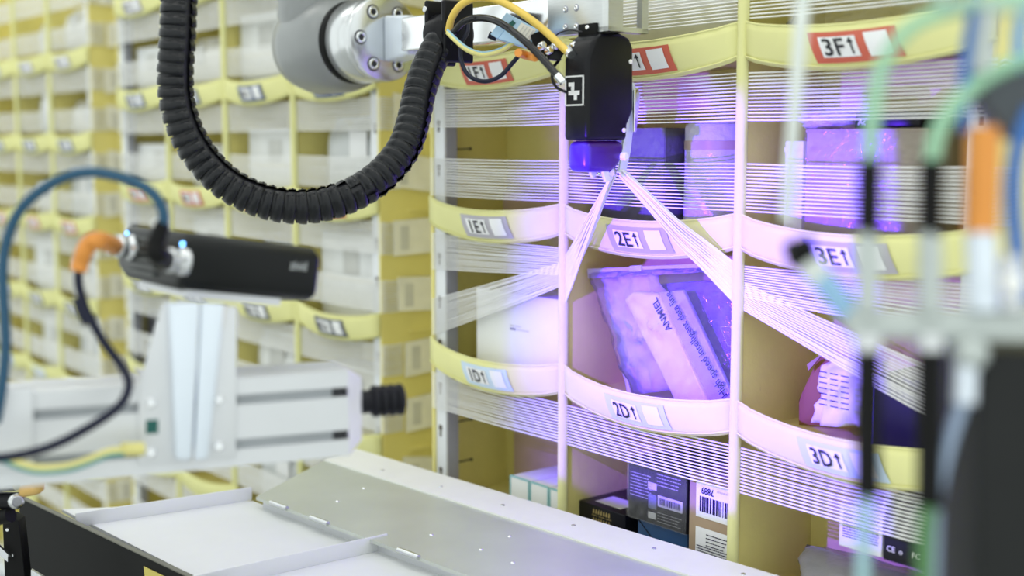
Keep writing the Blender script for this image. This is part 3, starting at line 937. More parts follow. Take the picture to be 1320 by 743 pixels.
fa, fb = on_level(250, 765, ZT), on_level(500, 708, ZT)
flap(fa+(fa-fb)*0.0, fb, 0.018)
fd = W2-W0
flap(fa+wd_*0.30, fb+wd_*0.30, 0.018)
# black side board: top edge K0-K1, hangs down
kn = Vector((kd.y, -kd.x, 0))
if kn.y > 0: kn = -kn
MB().prism([K0, K2, K2-up*0.30, K0-up*0.30], kn*0.006).build('side_board', blackm, tray)
MB().prism([K0+up*0.0003, K2+up*0.0003, K2+up*0.0003+kn*0.006, K0+up*0.0003+kn*0.006], (0, 0, 0.0012)).build('board_edge', mat('olive grey edge', (0.16, 0.16, 0.13), 0.6), tray)
sp = K0+kd*((on_level(197, 728, ZT)-K0).dot(kd))
nn = kn*0.0066
MB().prism([sp+kd*0.004+nn-up*0.010, sp+kd*0.075+nn-up*0.010, sp+kd*0.075+nn-up*0.055, sp+kd*0.012+nn-up*0.055], kn*0.0006).build('warning_sticker', mat('yellow sticker', (0.62, 0.52, 0.12), 0.5), tray)
for s in (0.1, 0.8):
    p = K0+(K2-K0)*s+kn*0.003
    MB().box((p.x-0.015, p.y-0.015, 0), (p.x+0.015, p.y+0.015, ZT-0.27)).build('leg', blackm, tray)
    p = W0+(W2-W0)*s
    MB().box((p.x-0.035, p.y-0.012, 0), (p.x-0.012, p.y+0.012, ZT-0.004)).build('leg', blackm, tray)

# dark clamp bracket at the left corner of the board
p = on_level(22, 680, ZT)
Xc = Matrix.Translation((p.x, p.y, 0))
cl = thing('clamp_bracket', 'black slotted bracket with silver bolts at the lower left corner', 'bracket', Xc)
zc = 7.0
pts = [at(3, 672, zc), at(13, 666, zc), at(24, 672, zc), at(38, 800, zc), at(8, 800, zc)]
MB().prism(pts, (0, 0.02, 0)).build('bracket_plate', blackm, cl, bevel=0.001)
for px, py in ((10, 683), (16, 716)):
    MB().lathe(at(px, py, zc), (0, -1, 0), [(0, 0.0024), (0.002, 0.0018)], 10).build('bolt', chrome, cl)
MB().prism([at(-6, 700, zc-0.05), at(10, 715, zc-0.05), at(10, 725, zc-0.05), at(-6, 712, zc-0.05)], (0, 0.004, 0)).build('silver_arm', steel, cl)
MB().prism([at(40, 735, zc-0.05), at(62, 748, zc-0.05), at(62, 762, zc-0.05), at(40, 750, zc-0.05)], (0, 0.004, 0)).build('silver_arm', steel, cl)
pz = at(10, 800, zc)
MB().box((pz.x-0.01, pz.y, 0), (pz.x+0.015, pz.y+0.02, pz.z)).build('bracket_foot', blackm, cl)
jx = thing('cable_gland', 'round silver cable gland with dark knob at the left edge above the black board', 'fitting', Matrix.Translation(at(5, 655, 6.4)))
MB().cyl(at(-20, 618, 6.4), at(21, 616, 6.4), 0.0135, n=20).build('barrel', steel, jx, bevel=0.002)
MB().cyl(at(-10, 645, 6.45), at(22, 646, 6.4), 0.009, n=16).build('knob', blackp, jx, bevel=0.002)
MB().lathe(at(20, 646, 6.38), (1, -1, 0), [(0, 0.008), (0.004, 0.008), (0.004, 0.005)], 16).build('knob_ring', steel, jx)
MB().cyl(at(-12, 670, 6.45), at(14, 664, 6.4), 0.008, n=14).build('lower_body', blackm, jx)
oc = MB()
oc.tube([at(-10, 595, 6.35), at(18, 600, 6.3), at(40, 612, 6.3), at(50, 628, 6.35), at(30, 634, 6.4)], 0.006, 10)
oc.build('pale_orange_cable', mat('pale orange cable', (0.72, 0.46, 0.14), 0.4), label='pale orange cable curling at the left edge under the aluminium beam', cat='cable')

# ------------------------------------------------------------------ aluminium beam with scanner mount
BZ = 5.0
BO = at(450, 588, BZ)
BK = 0.40
ba = math.atan(BK)
BX = Matrix.Translation(BO) @ Matrix.Rotation(ba, 4, 'Z')
BH = 112*BZ/1600*H
BW = 0.24*H
XL = -3.4*H
beam = thing('profile_beam', 'silver slotted aluminium beam carrying the scanner mount', 'beam', BX)
def slot_profile():
    g, d = BH*0.055, 0.009
    z1, z2 = BH*0.25, BH*0.75
    p = [(0, 0), (0, z1-g), (d, z1-g), (d, z1+g), (0, z1+g), (0, z2-g), (d, z2-g), (d, z2+g), (0, z2+g), (0, BH)]
    ym = BW*0.5
    p += [(ym-g, BH), (ym-g, BH-d), (ym+g, BH-d), (ym+g, BH), (BW, BH), (BW, 0)]
    return p
MB(BX).prism([(XL, y, z) for y, z in slot_profile()], (-XL-0.0, 0, 0)).build('profile', alu_dull, beam)
for zf_ in (0.25, 0.75):
    z = BH*zf_
    MB(BX).box((XL, 0.004, z-BH*0.054), (-0.012, 0.0085, z+BH*0.054)).build('slot_cover', cover_m, beam)
    MB(BX).box((-0.012, 0.003, z-BH*0.054), (-0.001, 0.0088, z+BH*0.054)).build('slot_end', ink, beam)
ch = 0.0135
cap = MB(BX)
c = 0.010
outer = [(0, 0, 0), (0, 0, BH), (0, BW, BH), (0, BW, 0)]
inner = [(ch, c, c), (ch, c, BH-c*0.8), (ch, BW-c, BH-c*0.8), (ch, BW-c, c)]
cap.add(outer+inner, [(0, 1, 5, 4), (1, 2, 6, 5), (2, 3, 7, 6), (3, 0, 4, 7), (4, 5, 6, 7), (3, 2, 1, 0)])
cap.build('end_cap', mat('pale grey end cap', (0.72, 0.70, 0.78), 0.45), beam)
# ribbed rubber bumper
bz = BH*0.56
bl = thing('bellows_bumper', 'black ribbed rubber bumper on the end of the aluminium beam', 'bumper', BX @ Matrix.Translation((ch, BW/2, bz)))
yb = BW/2-0.006
MB(BX).cyl((ch, yb, bz), (ch+0.012, yb, bz), 0.0095, n=20).build('neck', black_rub, bl)
prof = []
x = 0.010
for i in range(4):
    prof += [(x, 0.0100), (x+0.0012, 0.0128), (x+0.0040, 0.0133), (x+0.0055, 0.0128), (x+0.0065, 0.0100)]
    x += 0.0070
MB(BX).lathe((ch, yb, bz), (1, 0, 0), prof+[(x, 0.009)], 28).build('bellows', black_rub, bl)
# scanner mount: base plate, upright and gussets
def bfront(px, py, off):           # beam-local (x, z) on the plane y = -off
    r = ray(px, py)
    n = BX.to_3x3() @ Vector((0, 1, 0))
    o = BX @ Vector((0, -off, 0))
    p = CAM+r*((o-CAM).dot(n)/r.dot(n))
    q = BX.inverted() @ p
    return (q.x, -off, q.z)
pp = 0.003
MB(BX).prism([bfront(*p, pp) for p in ((178, 599), (179, 497), (210, 391), (244, 389), (232, 596))], (0, 0.003, 0)).build('mount_plate', alu_dull, beam, bevel=0.0006)
MB(BX).prism([bfront(*p, pp) for p in ((241, 594), (290, 394), (306, 396), (304, 590))], (0, 0.003, 0)).build('mount_plate', alu_dull, beam, bevel=0.0006)
lo_, hi_ = [bfront(*p, 0.0) for p in ((230, 594), (270, 592))], [bfront(*p, 0.0) for p in ((222, 392), (286, 392))]
y0, y1 = -0.016, 0.0
MB(BX).prism([bfront(*p, 0.012) for p in ((227, 594), (218, 391), (258, 391), (248, 594))], (0, 0.012, 0)).build('upright', alu_light, beam, bevel=0.002)
MB(BX).prism([bfront(*p, 0.009) for p in ((250, 594), (260, 391), (289, 393), (268, 592))], (0, 0.009, 0)).build('upright', alu_light, beam, bevel=0.001)
MB(BX).prism([bfront(*p, 0.008) for p in ((266, 592), (287, 393), (292, 394), (250, 594), (246, 594))], (0, 0.005, 0)).build('gusset_edge', mat('cream gusset edge', (0.74, 0.70, 0.66), 0.5), beam)
for px, py in ((195, 519), (195, 583), (282, 515), (282, 575)):
    q = bfront(px, py, pp)
    MB(BX).lathe(q, (0, -1, 0), [(0, 0.0038), (0.003, 0.0036), (0.0034, 0.0022), (0.0022, 0.0018)], 14).build('screw', chrome, beam)
MB(BX).prism([bfront(*p, pp+0.0004) for p in ((188, 560), (188, 542), (204, 541), (204, 559))], (0, 0.0004, 0)).build('green_sticker', greenstick, beam)
MB(BX).prism([bfront(*p, 0.004) for p in ((-30, 612), (-30, 505), (43, 500), (43, 606))], (0, 0.004, 0)).build('joint_plate', alu_dull, beam, bevel=0.001)
MB(BX).box((XL-0.03, -0.01, -BO.z), (XL, BW+0.01, BH+0.02)).build('support_post', alu_dull, beam)

# ------------------------------------------------------------------ scanner
SZ = 4.72
SO = at(237, 338, SZ)
TAU = math.radians(9.0)
SX = Matrix.Translation(SO) @ Matrix.Rotation(-TH, 4, 'Z') @ Matrix.Rotation(-TAU, 4, 'X')
SW, SL, SH = 0.66*H, 0.60*H, 0.225*H
scn = thing('projector_scanner', 'black box scanner with two plugged cables on the aluminium mount', 'scanner', SX)
bd = MB(SX)
hz = SH/2
bd.prism([(-SW, 0, -hz*0.55), (-SW, 0, hz*0.62), (-SW*0.9, 0, hz*0.98), (-0.012, 0, hz), (0, 0, hz*0.75), (0, 0, -hz*0.8), (-0.012, 0, -hz), (-SW*0.85, 0, -hz*0.95)], (0, SL, 0))
bd.build('body', mat('scanner black', (0.006, 0.007, 0.007), 0.34, bump=0.03, bscale=500, spec=0.22), scn, bevel=0.006)
for i in range(6):
    z = -hz*0.62+i*hz*0.24
    MB(SX).box((-SW*0.80, -0.0028, z-0.0011), (-SW*0.36, 0.001, z+0.0011)).build('cooling_fin', mat('fin grey', (0.05, 0.06, 0.055), 0.35), scn)
def sp_(px, py, off=0.0):           # scanner back panel (y = -off)
    r = ray(px, py)
    n = SX.to_3x3() @ Vector((0, 1, 0))
    o = SX @ Vector((0, -off, 0))
    return CAM+r*((o-CAM).dot(n)/r.dot(n))
bk = -(SX.to_3x3() @ Vector((0, 1, 0)))
for px, py in ((164, 301), (237, 315)):
    q = SX.inverted() @ sp_(px, py)
    q.x = min(q.x, -0.006)
    MB(SX).lathe((q.x, 0.0005, min(q.z, hz*0.8)), (0, -1, 0), [(0, 0.0016), (0.0012, 0.0013)], 12).build('indicator_led', led, scn)
c1, c2 = sp_(172, 320), sp_(238, 338)
for c in (c1, c2):
    MB().lathe(c, bk, [(-0.001, 0.0105), (0.004, 0.0105), (0.004, 0.0085), (0.009, 0.0085), (0.009, 0.0095), (0.013, 0.0095), (0.013, 0.007), (0.018, 0.007)], 20).build('socket', steel, scn)
# wordmark on the long side (x = 0 face)
k_ = 0.019
MB(SX).text('zivid', lambda x, y: (0.0004, SL*0.80-0.005+x*k_*0.0+x*0.0085, hz*0.14+y*0.0105), 1.0).build('lettering', mat('grey print', (0.42, 0.44, 0.44), 0.5), scn)
MB(SX).box((-SW*0.72, SL*0.06, -hz-0.005), (-SW*0.05, SL*0.75, -hz+0.001)).build('mount_foot', alu_dull, scn)
MB(SX).box((-SW*0.6, SL-0.001, -hz*0.6), (-SW*0.1, SL+0.002, hz*0.6)).build('window', mat('scanner window', (0.02, 0.02, 0.05), 0.1), scn)

# violet structured-light projector inside the scanner
PL = bpy.data.lights.new('projector_light', 'SPOT')
PL.energy = PROJ_POWER
PL.color = (0.115, 0.022, 1.0)
PL.spot_size = math.radians(112)
PL.spot_blend = 0.05
PL.shadow_soft_size = 0.006
po = bpy.data.objects.new('projector_light', PL)
col.objects.link(po)
src = SX @ Vector((-SW*0.3, SL+0.004, 0))
po.location = src
def pw(u, z, t=0.0):
    return PX @ Vector((u, t, z))
aim = pw(1.56*CW, zl(0.40))
dirv = (aim-src).normalized()
zax = -dirv
xax = Vector((0, 0, 1)).cross(zax).normalized()
yax = zax.cross(xax)
po.matrix_world = Matrix.Translation(src) @ Matrix((xax, yax, zax)).transposed().to_4x4()
def loc_tan(p):
    q = p-src
    d_ = q.dot(dirv)
    return q.dot(xax)/d_, q.dot(yax)/d_
xl_ = loc_tan(pw(0.70*CW, zl(0.4)))[0]
xr_ = loc_tan(pw(2.64*CW, zl(0.4)))[0]
yb_ = loc_tan(pw(1.56*CW, zl(-0.70)))[1]
yt_ = loc_tan(pw(1.56*CW, zl(1.66)))[1]
PL.use_nodes = True
nt = PL.node_tree
em = nt.nodes['Emission']
geo = nt.nodes.new('ShaderNodeTexCoord')
sepx = nt.nodes.new('ShaderNodeSeparateXYZ')
nt.links.new(geo.outputs['Normal'], sepx.inputs[0])
def mth(op, a, b=None, c=None):
    n = nt.nodes.new('ShaderNodeMath')
    n.operation = op
    for i, v in enumerate((a, b, c)):
        if v is None: continue
        if isinstance(v, (int, float)): n.inputs[i].default_value = v
        else: nt.links.new(v, n.inputs[i])
    return n.outputs[0]
az = mth('ABSOLUTE', sepx.outputs[2])
tx = mth('DIVIDE', sepx.outputs[0], az)
ty = mth('DIVIDE', sepx.outputs[1], az)
def edge(v, e0, e1):
    n = nt.nodes.new('ShaderNodeMapRange')
    n.interpolation_type = 'SMOOTHSTEP'
    n.inputs[1].default_value = e0
    n.inputs[2].default_value = e1
    nt.links.new(v, n.inputs[0])
    return n.outputs[0]
m1 = edge(tx, xl_-0.10, xl_+0.10)
m2 = edge(tx, xr_+0.015, xr_-0.015)
m3 = edge(ty, yb_-0.01, yb_+0.01)
m4 = edge(ty, yt_+0.05, yt_-0.05)
mk = mth('MULTIPLY', mth('MULTIPLY', m1, m2), mth('MULTIPLY', m3, m4))
nt.links.new(mk, em.inputs['Strength'])

# scanner cables
def cable(name, label, pts, r, m, cat='cable', n=10, extra=None):
    mb = MB()
    mb.tube(pts, r, n)
    if extra is None:
        return mb.build(name, m, label=label, cat=cat)
    t = thing(name, label, cat, Matrix.Translation(pts[-1]))
    mb.build('sheath', m, t)
    extra(t)
    return t
q1 = c1+bk*0.018
def ex1(t):
    MB().tube([q1-bk*0.002, at(128, 310, 4.55), at(117, 313, 4.53), at(110, 322, 4.53), at(104, 337, 4.55), at(101, 350, 4.55)], lambda s: 0.0070-0.001*s, 14).build('elbow_plug', orange, t)
    MB().cyl(q1-bk*0.004, q1+bk*0.003, 0.0078, n=18).build('plug_nut', chrome, t)
    MB().tube([at(102, 384, 4.56), at(108, 402, 4.56), at(116, 416, 4.56)], 0.0054, 10).build('shrink_tag', navyc, t)
cable('sensor_cable', 'dark cable with orange elbow plug, looping down over the beam', [at(101, 348, 4.55), at(102, 370, 4.55), at(112, 402, 4.55), at(133, 440, 4.55), at(155, 470, 4.55), at(166, 495, 4.5), at(155, 522, 4.45), at(120, 548, 4.4), at(70, 574, 4.35), at(20, 588, 4.3), at(-40, 594, 4.3)], 0.0034, navyc, extra=ex1)
q2 = c2+bk*0.016
def ex2(t):
    MB().tube([q2, at(203, 328, 4.48), at(200, 318, 4.47), at(205, 302, 4.47), at(211, 288, 4.47)], lambda s: 0.0082-0.0028*s, 14).build('elbow_boot', blackm, t)
    p = smooth_path(bl_pts, 6)
    MB().tube([at(54, 246, 4.44), at(58, 242, 4.44)], 0.0045, 10, res=1).build('joint_ring', teal, t)
bl_pts = [at(211, 292, 4.47), at(210, 272, 4.46), at(199, 252, 4.45), at(178, 237, 4.44), at(150, 227, 4.43), at(118, 222, 4.43), at(85, 228, 4.43), at(52, 246, 4.43), at(24, 274, 4.43), at(9, 310, 4.43), at(3, 350, 4.43), at(6, 410, 4.43), at(7, 455, 4.43), at(2, 500, 4.43), at(-6, 545, 4.43)]
cable('teal_cable', 'teal blue cable arching from the scanner over to the left edge', bl_pts, 0.0040, teal, extra=ex2)
def ex3(t):
    MB().cyl(at(157, 580, 4.55), at(184, 579, 4.6), 0.0052, n=10).build('cable_lug', wire_y, t)
    MB().tube([p+Vector((0, -0.0012, -0.0024)) for p in gr_pts], 0.0022, 8).build('green_stripe', wire_g, t)
gr_pts = [at(160, 581, 4.55), at(140, 583, 4.52), at(110, 595, 4.5), at(85, 602, 4.5), at(50, 604, 4.5), at(25, 598, 4.5), at(5, 590, 4.5), at(-30, 588, 4.5)]
cable('earth_cable', 'green and yellow earth cable bolted to the mount plate', gr_pts, 0.0030, wire_y, extra=ex3)

# ------------------------------------------------------------------ robot wrist
FC = at(497, 50, 8.25)
RX = aligned(FC)
rob = thing('robot_wrist', 'grey and silver robot wrist with bolted flange and polished tool bar', 'robot arm', RX)
R = 0.2835*H
MB(RX).lathe((0, 0, 0), (1, 0, 0), [(-0.31*H, R*0.97), (-0.30*H, R), (-0.065*H, R), (-0.06*H, R*0.985), (-0.05*H, R), (-0.012*H, R), (0, R*0.95), (0.001*H, 0.02)], 64).build('flange', steel, rob)
MB(RX).lathe((0, 0, 0), (1, 0, 0), [(-0.40*H, R*0.9), (-0.39*H, R*1.0), (-0.31*H, R*1.0), (-0.305*H, R*0.9)], 48).build('seal_ring', blackm, rob)
MB(RX).lathe((0, 0, 0), (1, 0, 0), [(-1.16*H, 0.02), (-1.13*H, R*0.7), (-1.02*H, R*1.05), (-0.85*H, R*1.2), (-0.55*H, R*1.2), (-0.42*H, R*1.12), (-0.39*H, R*1.0)], 56).build('wrist_housing', robot_grey, rob)
MB(RX).lathe((-0.80*H, 0, 0), (0, 0, 1), [(0, R*0.9), (0.2*H, R*1.14), (0.5*H, R*1.1), (4.2*H, R*1.25)], 48).build('arm_link', robot_grey, rob)
MB(RX).lathe((-0.80*H, 0, 4.2*H), (0, 0, 1), [(0, R*2.0), (0.1, R*2.0)], 32).build('gantry_mount', alu_dull, rob)
for i in range(6):
    a = PI/3*i+PI
    rb = R*38/55
    y, z = rb*math.cos(a), rb*math.sin(a)
    b_ = MB(RX).lathe((0.0, y, z), (1, 0, 0), [(-0.001, 0.0098), (0.0003, 0.0098)], 20).build('counterbore', mat('counterbore grey', (0.16, 0.16, 0.17), 0.4, 0.8), rob)
    MB(RX).lathe((0.0, y, z), (1, 0, 0), [(0, 0.0074), (0.0026, 0.0074), (0.0032, 0.0066), (0.0032, 0.0038), (0.0016, 0.0036)], 18).build('bolt_head', chrome, rob)
    MB(RX).lathe((0.0034, y, z), (1, 0, 0), [(-0.001, 0.0038), (0.0001, 0.0038)], 6, sm=False).build('hex_socket', ink, rob)
bh = 0.132*H
MB(RX).hexa([(0, -bh*0.1, -bh*1.15), (0.34*H, -bh*0.5, -bh*0.95), (0.34*H, bh, -bh*0.95), (0, bh*1.2, -bh*1.15), (0, -bh*0.1, bh*1.15), (0.34*H, -bh*0.5, bh*0.95), (0.34*H, bh, bh*0.95), (0, bh*1.2, bh*1.15)]).build('bar_root', alu_light, rob, bevel=0.004)
MB(RX).box((0.34*H, -bh*0.8, -0.105*H), (1.95*H, bh*0.8, 0.105*H)).build('tool_bar', chrome, rob, bevel=0.002)
pz0, pz1 = -0.115*H, 0.20*H
MB(RX).box((1.82*H, -bh*0.8-0.008, pz0), (2.26*H, -bh*0.8, pz1)).build('bracket_plate', alu, rob, bevel=0.001)
MB(RX).box((2.22*H, -bh*0.8-0.008, pz0), (2.30*H, bh*1.1, pz0+0.025*H)).build('bracket_plate', alu, rob)
MB(RX).box((2.26*H, -bh*0.8-0.008, pz0), (2.30*H, -bh*0.3, pz1)).build('bracket_plate', alu, rob)
MB(RX).box((2.26*H, bh*0.75, pz0), (2.30*H, bh*1.1, pz1)).build('bracket_plate', alu, rob)
def on_face(px, py, X, yy):
    r = ray(px, py)
    n = X.to_3x3() @ Vector((0, 1, 0))
    o = X @ Vector((0, yy, 0))
    return X.inverted() @ (CAM+r*((o-CAM).dot(n)/r.dot(n)))
for px, py in ((729, 12), (743, 10), (729, 35), (743, 34)):
    q = on_face(px, py, RX, -bh*0.8-0.008)
    MB(RX).lathe((q.x, q.y, q.z), (0, -1, 0), [(-0.0005, 0.0040), (0.0004, 0.0040), (0.0006, 0.0034)], 16).build('screw_recess', posts, rob)
    MB(RX).lathe((q.x, q.y-0.0006, q.z), (0, -1, 0), [(0, 0.0028), (0.0012, 0.0026), (0.0012, 0.0014), (0.0004, 0.0012)], 14).build('screw', chrome, rob)

# overhead gantry that carries wrist, conduit and hoses (above the frame)
gt = thing('overhead_gantry', 'aluminium gantry frame above the aisle that carries the robot wrist', 'gantry', Matrix.Translation((0, 1.1, 0)))
GY = (at(1036, -40, 3.4).y, at(231, -60, 6.25).y, (RX @ Vector((-0.80*H, 0, 0))).y)
gz0 = (RX @ Vector((0, 0, 4.2*H))).z+0.1
for y in GY:
    MB().box((-1.7, y-0.04, gz0), (1.7, y+0.04, gz0+0.08)).build('cross_beam', alu_dull, gt, bevel=0.002)
for x in (-1.7, 1.7):
    MB().box((x-0.04, GY[0]-0.1, gz0+0.08), (x+0.04, GY[2]+0.1, gz0+0.16)).build('side_rail', alu_dull, gt, bevel=0.002)
    for y in (GY[0], GY[2]):
        MB().box((x-0.04, y-0.04, 0), (x+0.04, y+0.04, gz0)).build('post', alu_dull, gt, bevel=0.002)

# conduit clamp
CX = aligned(at(578, 40, 6.98))
clm = thing('conduit_clamp', 'black plate clamp holding the end of the ribbed conduit', 'clamp', CX)
MB(CX).box((-0.020, -0.020, -0.038), (-0.014, 0.022, 0.034)).build('clamp_plate', blackp, clm, bevel=0.003)
MB(CX).box((0.012, -0.020, -0.036), (0.019, 0.022, 0.032)).build('clamp_plate', blackp, clm, bevel=0.003)
MB(CX).lathe((-0.016, 0.0, -0.004), (1, 0, 0), [(0, 0.024), (0.032, 0.024), (0.034, 0.018), (0.028, 0.015)], 28).build('clamp_ring', blackp, clm)
for z in (0.024, -0.028):
    MB(CX).lathe((-0.017, -0.020, z), (0, -1, 0), [(0, 0.0036), (0.001, 0.0036), (0.001, 0.002)], 12).build('clamp_screw', steel, clm)

# ribbed conduit
cps = [(231, -60, 6.25), (231, -20, 6.25), (230, 20, 6.25), (228, 62, 6.27), (226, 100, 6.3), (229, 135, 6.32), (241, 172, 6.35), (262, 206, 6.38), (292, 236, 6.4), (330, 256, 6.43), (372, 266, 6.46), (415, 264, 6.5), (456, 250, 6.55), (492, 226, 6.62), (520, 192, 6.7), (533, 155, 6.78), (541, 118, 6.84), (553, 84, 6.9), (570, 52, 6.96)]
GTZ = 2.62
ctop = at(*cps[0])
path = smooth_path([Vector((ctop.x, ctop.y, GTZ)), Vector((ctop.x, ctop.y, GTZ-0.3)), Vector((ctop.x, ctop.y, ctop.z+0.25))]+[at(*c) for c in cps], 14)
cum = [0.0]
for i in range(1, len(path)):
    cum.append(cum[-1]+(path[i]-path[i-1]).length)
def along(s):
    for i in range(1, len(path)):
        if cum[i] >= s:
            k = (s-cum[i-1])/(cum[i]-cum[i-1])
            return path[i-1].lerp(path[i], k), (path[i]-path[i-1]).normalized()
    return path[-1], (path[-1]-path[-2]).normalized()
cnd = thing('ribbed_conduit', 'black segmented cable conduit hanging in a wide loop', 'conduit', Matrix.Translation(along(cum[-1]*0.55)[0]))
MB().tube([along(cum[-1]*i/60)[0] for i in range(61)], 0.0150, 14, 0, res=1).build('inner_hose', mat('conduit core', (0.008, 0.008, 0.012), 0.5), cnd)
pitch_ = 0.0118
nseg = int(cum[-1]/pitch_)
seg_me = None
RC = 0.0180
sgn_keys = [(0, 35), (0.35, 40), (0.5, 62), (0.6, 75), (0.68, -75), (0.78, -50), (0.88, -30), (1, -10)]
def slot_angle(f):
    for (a0, b0), (a1, b1) in zip(sgn_keys, sgn_keys[1:]):
        if f <= a1:
            if b0 > 0 > b1:
                return math.radians(b0+(360+b1-b0)*(f-a0)/(a1-a0)) if False else math.radians(b0+(b1-b0)*(f-a0)/(a1-a0))
            return math.radians(b0+(b1-b0)*(f-a0)/(a1-a0))
    return 0
for i in range(nseg):
    f = (i+0.5)/nseg
    p, T = along((i+0.5)*pitch_)
    Cc = (CAM-p).normalized()
    Cc = (Cc-T*Cc.dot(T)).normalized()
    Nn = T.cross(Cc)                 # in picture plane
    inn = (at(385, 100, 6.5)-p)
    f = max(0.0, 1-(cum[-1]-(i+0.5)*pitch_)/0.60)
    if Nn.dot(inn) < 0: Nn = -Nn
    ang = slot_angle(f)
    S = Cc*math.cos(ang)+Nn*math.sin(ang)
    Bv = T.cross(S)
    Xs = Matrix((S, Bv, T)).transposed().to_4x4()
    Xs.translation = p
    if seg_me is None:
        mb = MB(Xs)
        w_ = pitch_
        gap = math.radians(11)
        prof = [(-w_*0.54, RC*0.945), (-w_*0.28, RC*0.955), (-w_*0.26, RC*1.0), (w_*0.12, RC*1.03), (w_*0.38, RC*1.025), (w_*0.42, RC*0.99), (w_*0.43, RC*0.84)]
        mb.lathe((0, 0, 0), (0, 0, 1), prof, 30, 0, True, gap, 2*PI-gap, ref=(1, 0, 0))
        for sg in (-1, 1):
            aa = sg*math.radians(24)
            dv = Vector((math.cos(aa), math.sin(aa), 0))
            mb.lathe(dv*(RC*1.0)+Vector((0, 0, w_*0.1)), dv, [(0, 0.0011), (0.0012, 0.0010)], 8, 1)
        o = mb.build('conduit_segment', [conduit_m, ink], cnd)
        # re-express the mesh in its own frame so that all segments share it
        Mw = WM[cnd.name]
        loc = (Mw.inverted() @ Xs)
        o.data.transform(loc.inverted())
        o.matrix_parent_inverse = Matrix.Identity(4)
        o.matrix_basis = loc
        seg_me = o.data
    else:
        o = bpy.data.objects.new('conduit_segment', seg_me)
        col.objects.link(o)
        o.parent = cnd
        o.matrix_basis = WM[cnd.name].inverted() @ Xs

# ------------------------------------------------------------------ gripper
GZ = 6.4
GO = at(757, 120, GZ)
GX = aligned(GO)
grp = thing('string_gripper', 'black gripper with white square emblem hooking the strings', 'gripper', GX)
GD, GWd = 0.335*H, 0.185*H
def gy(px): return (px-757)/62.0*GD
def gz(px, py):
    q = at(px, py, GZ+0.63*gy(px)/H)
    return (GX.inverted() @ q).z
def gpoly(pts, x):
    return [(x, gy(px), gz(px, py)) for px, py in pts]
upper = [(757, 181), (757, 75), (766, 50), (774, 44), (800, 43), (814, 50), (819, 62), (820, 142), (812, 161), (811, 181)]
MB(GX).prism(gpoly(upper, 0), (-GWd, 0, 0)).build('cover', blackp, grp, bevel=0.0045)
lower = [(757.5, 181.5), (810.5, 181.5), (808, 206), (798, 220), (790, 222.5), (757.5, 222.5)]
MB(GX).prism(gpoly(lower, -0.001), (-GWd*0.86, 0, 0))  .build('lower_housing', mat('plastic with violet beam tint', (0.05, 0.008, 0.17), 0.3), grp, bevel=0.008)  # violet of the projector beam is painted into this base colour
MB(GX).prism(gpoly([(775, 46), (782, 37), (792, 36), (799, 44)], -0.004), (-GWd*0.6, 0, 0)).build('top_boss', blackp, grp, bevel=0.002)
MB(GX).box((-GWd*0.95, 0.018, gz(757, 45)), (-GWd*0.2, 0.022, gz(757, 28))).build('mount_tab', blackm, grp, bevel=0.001)
MB(GX).lathe((-GWd*0.55, 0.018, gz(757, 33)), (0, -1, 0), [(0, 0.0026), (0.001, 0.0022)], 12).build('tab_screw', chrome, grp)
for px, py in ((816, 80), (808, 168)):
    MB(GX).lathe((0.0, gy(px)-0.002, gz(px, py)), (1, 0, 0), [(-0.001, 0.0026), (0.0012, 0.0024), (0.0012, 0.0010)], 12).build('cover_screw', tabm, grp)
MB(GX).lathe((0.001, gy(806), gz(806, 202)), (1, 0, 0), [(-0.02, 0.0046), (0.003, 0.0046), (0.004, 0.003)], 18).build('roller', mat('white nylon', (0.8, 0.8, 0.82), 0.3), grp)
# emblem on the rear face (y = 0)
e0, e1 = on_face(732, 98, GX, -0.0006), on_face(754, 136, GX, -0.0006)
ex0, ex1_, ez1, ez0 = -GWd*0.93, -GWd*0.12, e0.z, e1.z
def em_(s, q, o): return (ex0+(ex1_-ex0)*s, -0.0006-o, ez0+(ez1-ez0)*q)
mb = MB(GX)
for (s0, q0, s1, q1_) in ((0, 0, 1, 0.05), (0, 0.95, 1, 1), (0, 0, 0.08, 1), (0.92, 0, 1, 1)):
    mb.add([em_(s0, q0, 0), em_(s1, q0, 0), em_(s1, q1_, 0), em_(s0, q1_, 0)], [(0, 1, 2, 3)])
g = [(303, 425), (330, 425), (330, 465), (355, 465), (355, 490), (343, 490), (343, 515), (328, 515), (328, 490), (303, 490), (303, 470), (315, 470), (315, 445), (303, 445)]
gp = [em_((x-285)/90, 1-(y-390)/155, 0) for x, y in g]
for idx in ((0, 1, 2, 12, 13), (11, 2, 5, 8), ):
    pass
def rect(x0, y0, x1, y1):
    mb.add([em_((x0-285)/90, 1-(y1-390)/155, 0), em_((x1-285)/90, 1-(y1-390)/155, 0), em_((x1-285)/90, 1-(y0-390)/155, 0), em_((x0-285)/90, 1-(y0-390)/155, 0)], [(0, 1, 2, 3)])
rect(303, 425, 330, 445); rect(315, 445, 330, 470); rect(303, 468, 355, 490); rect(328, 490, 343, 515)
mb.build('emblem', white_p, grp)
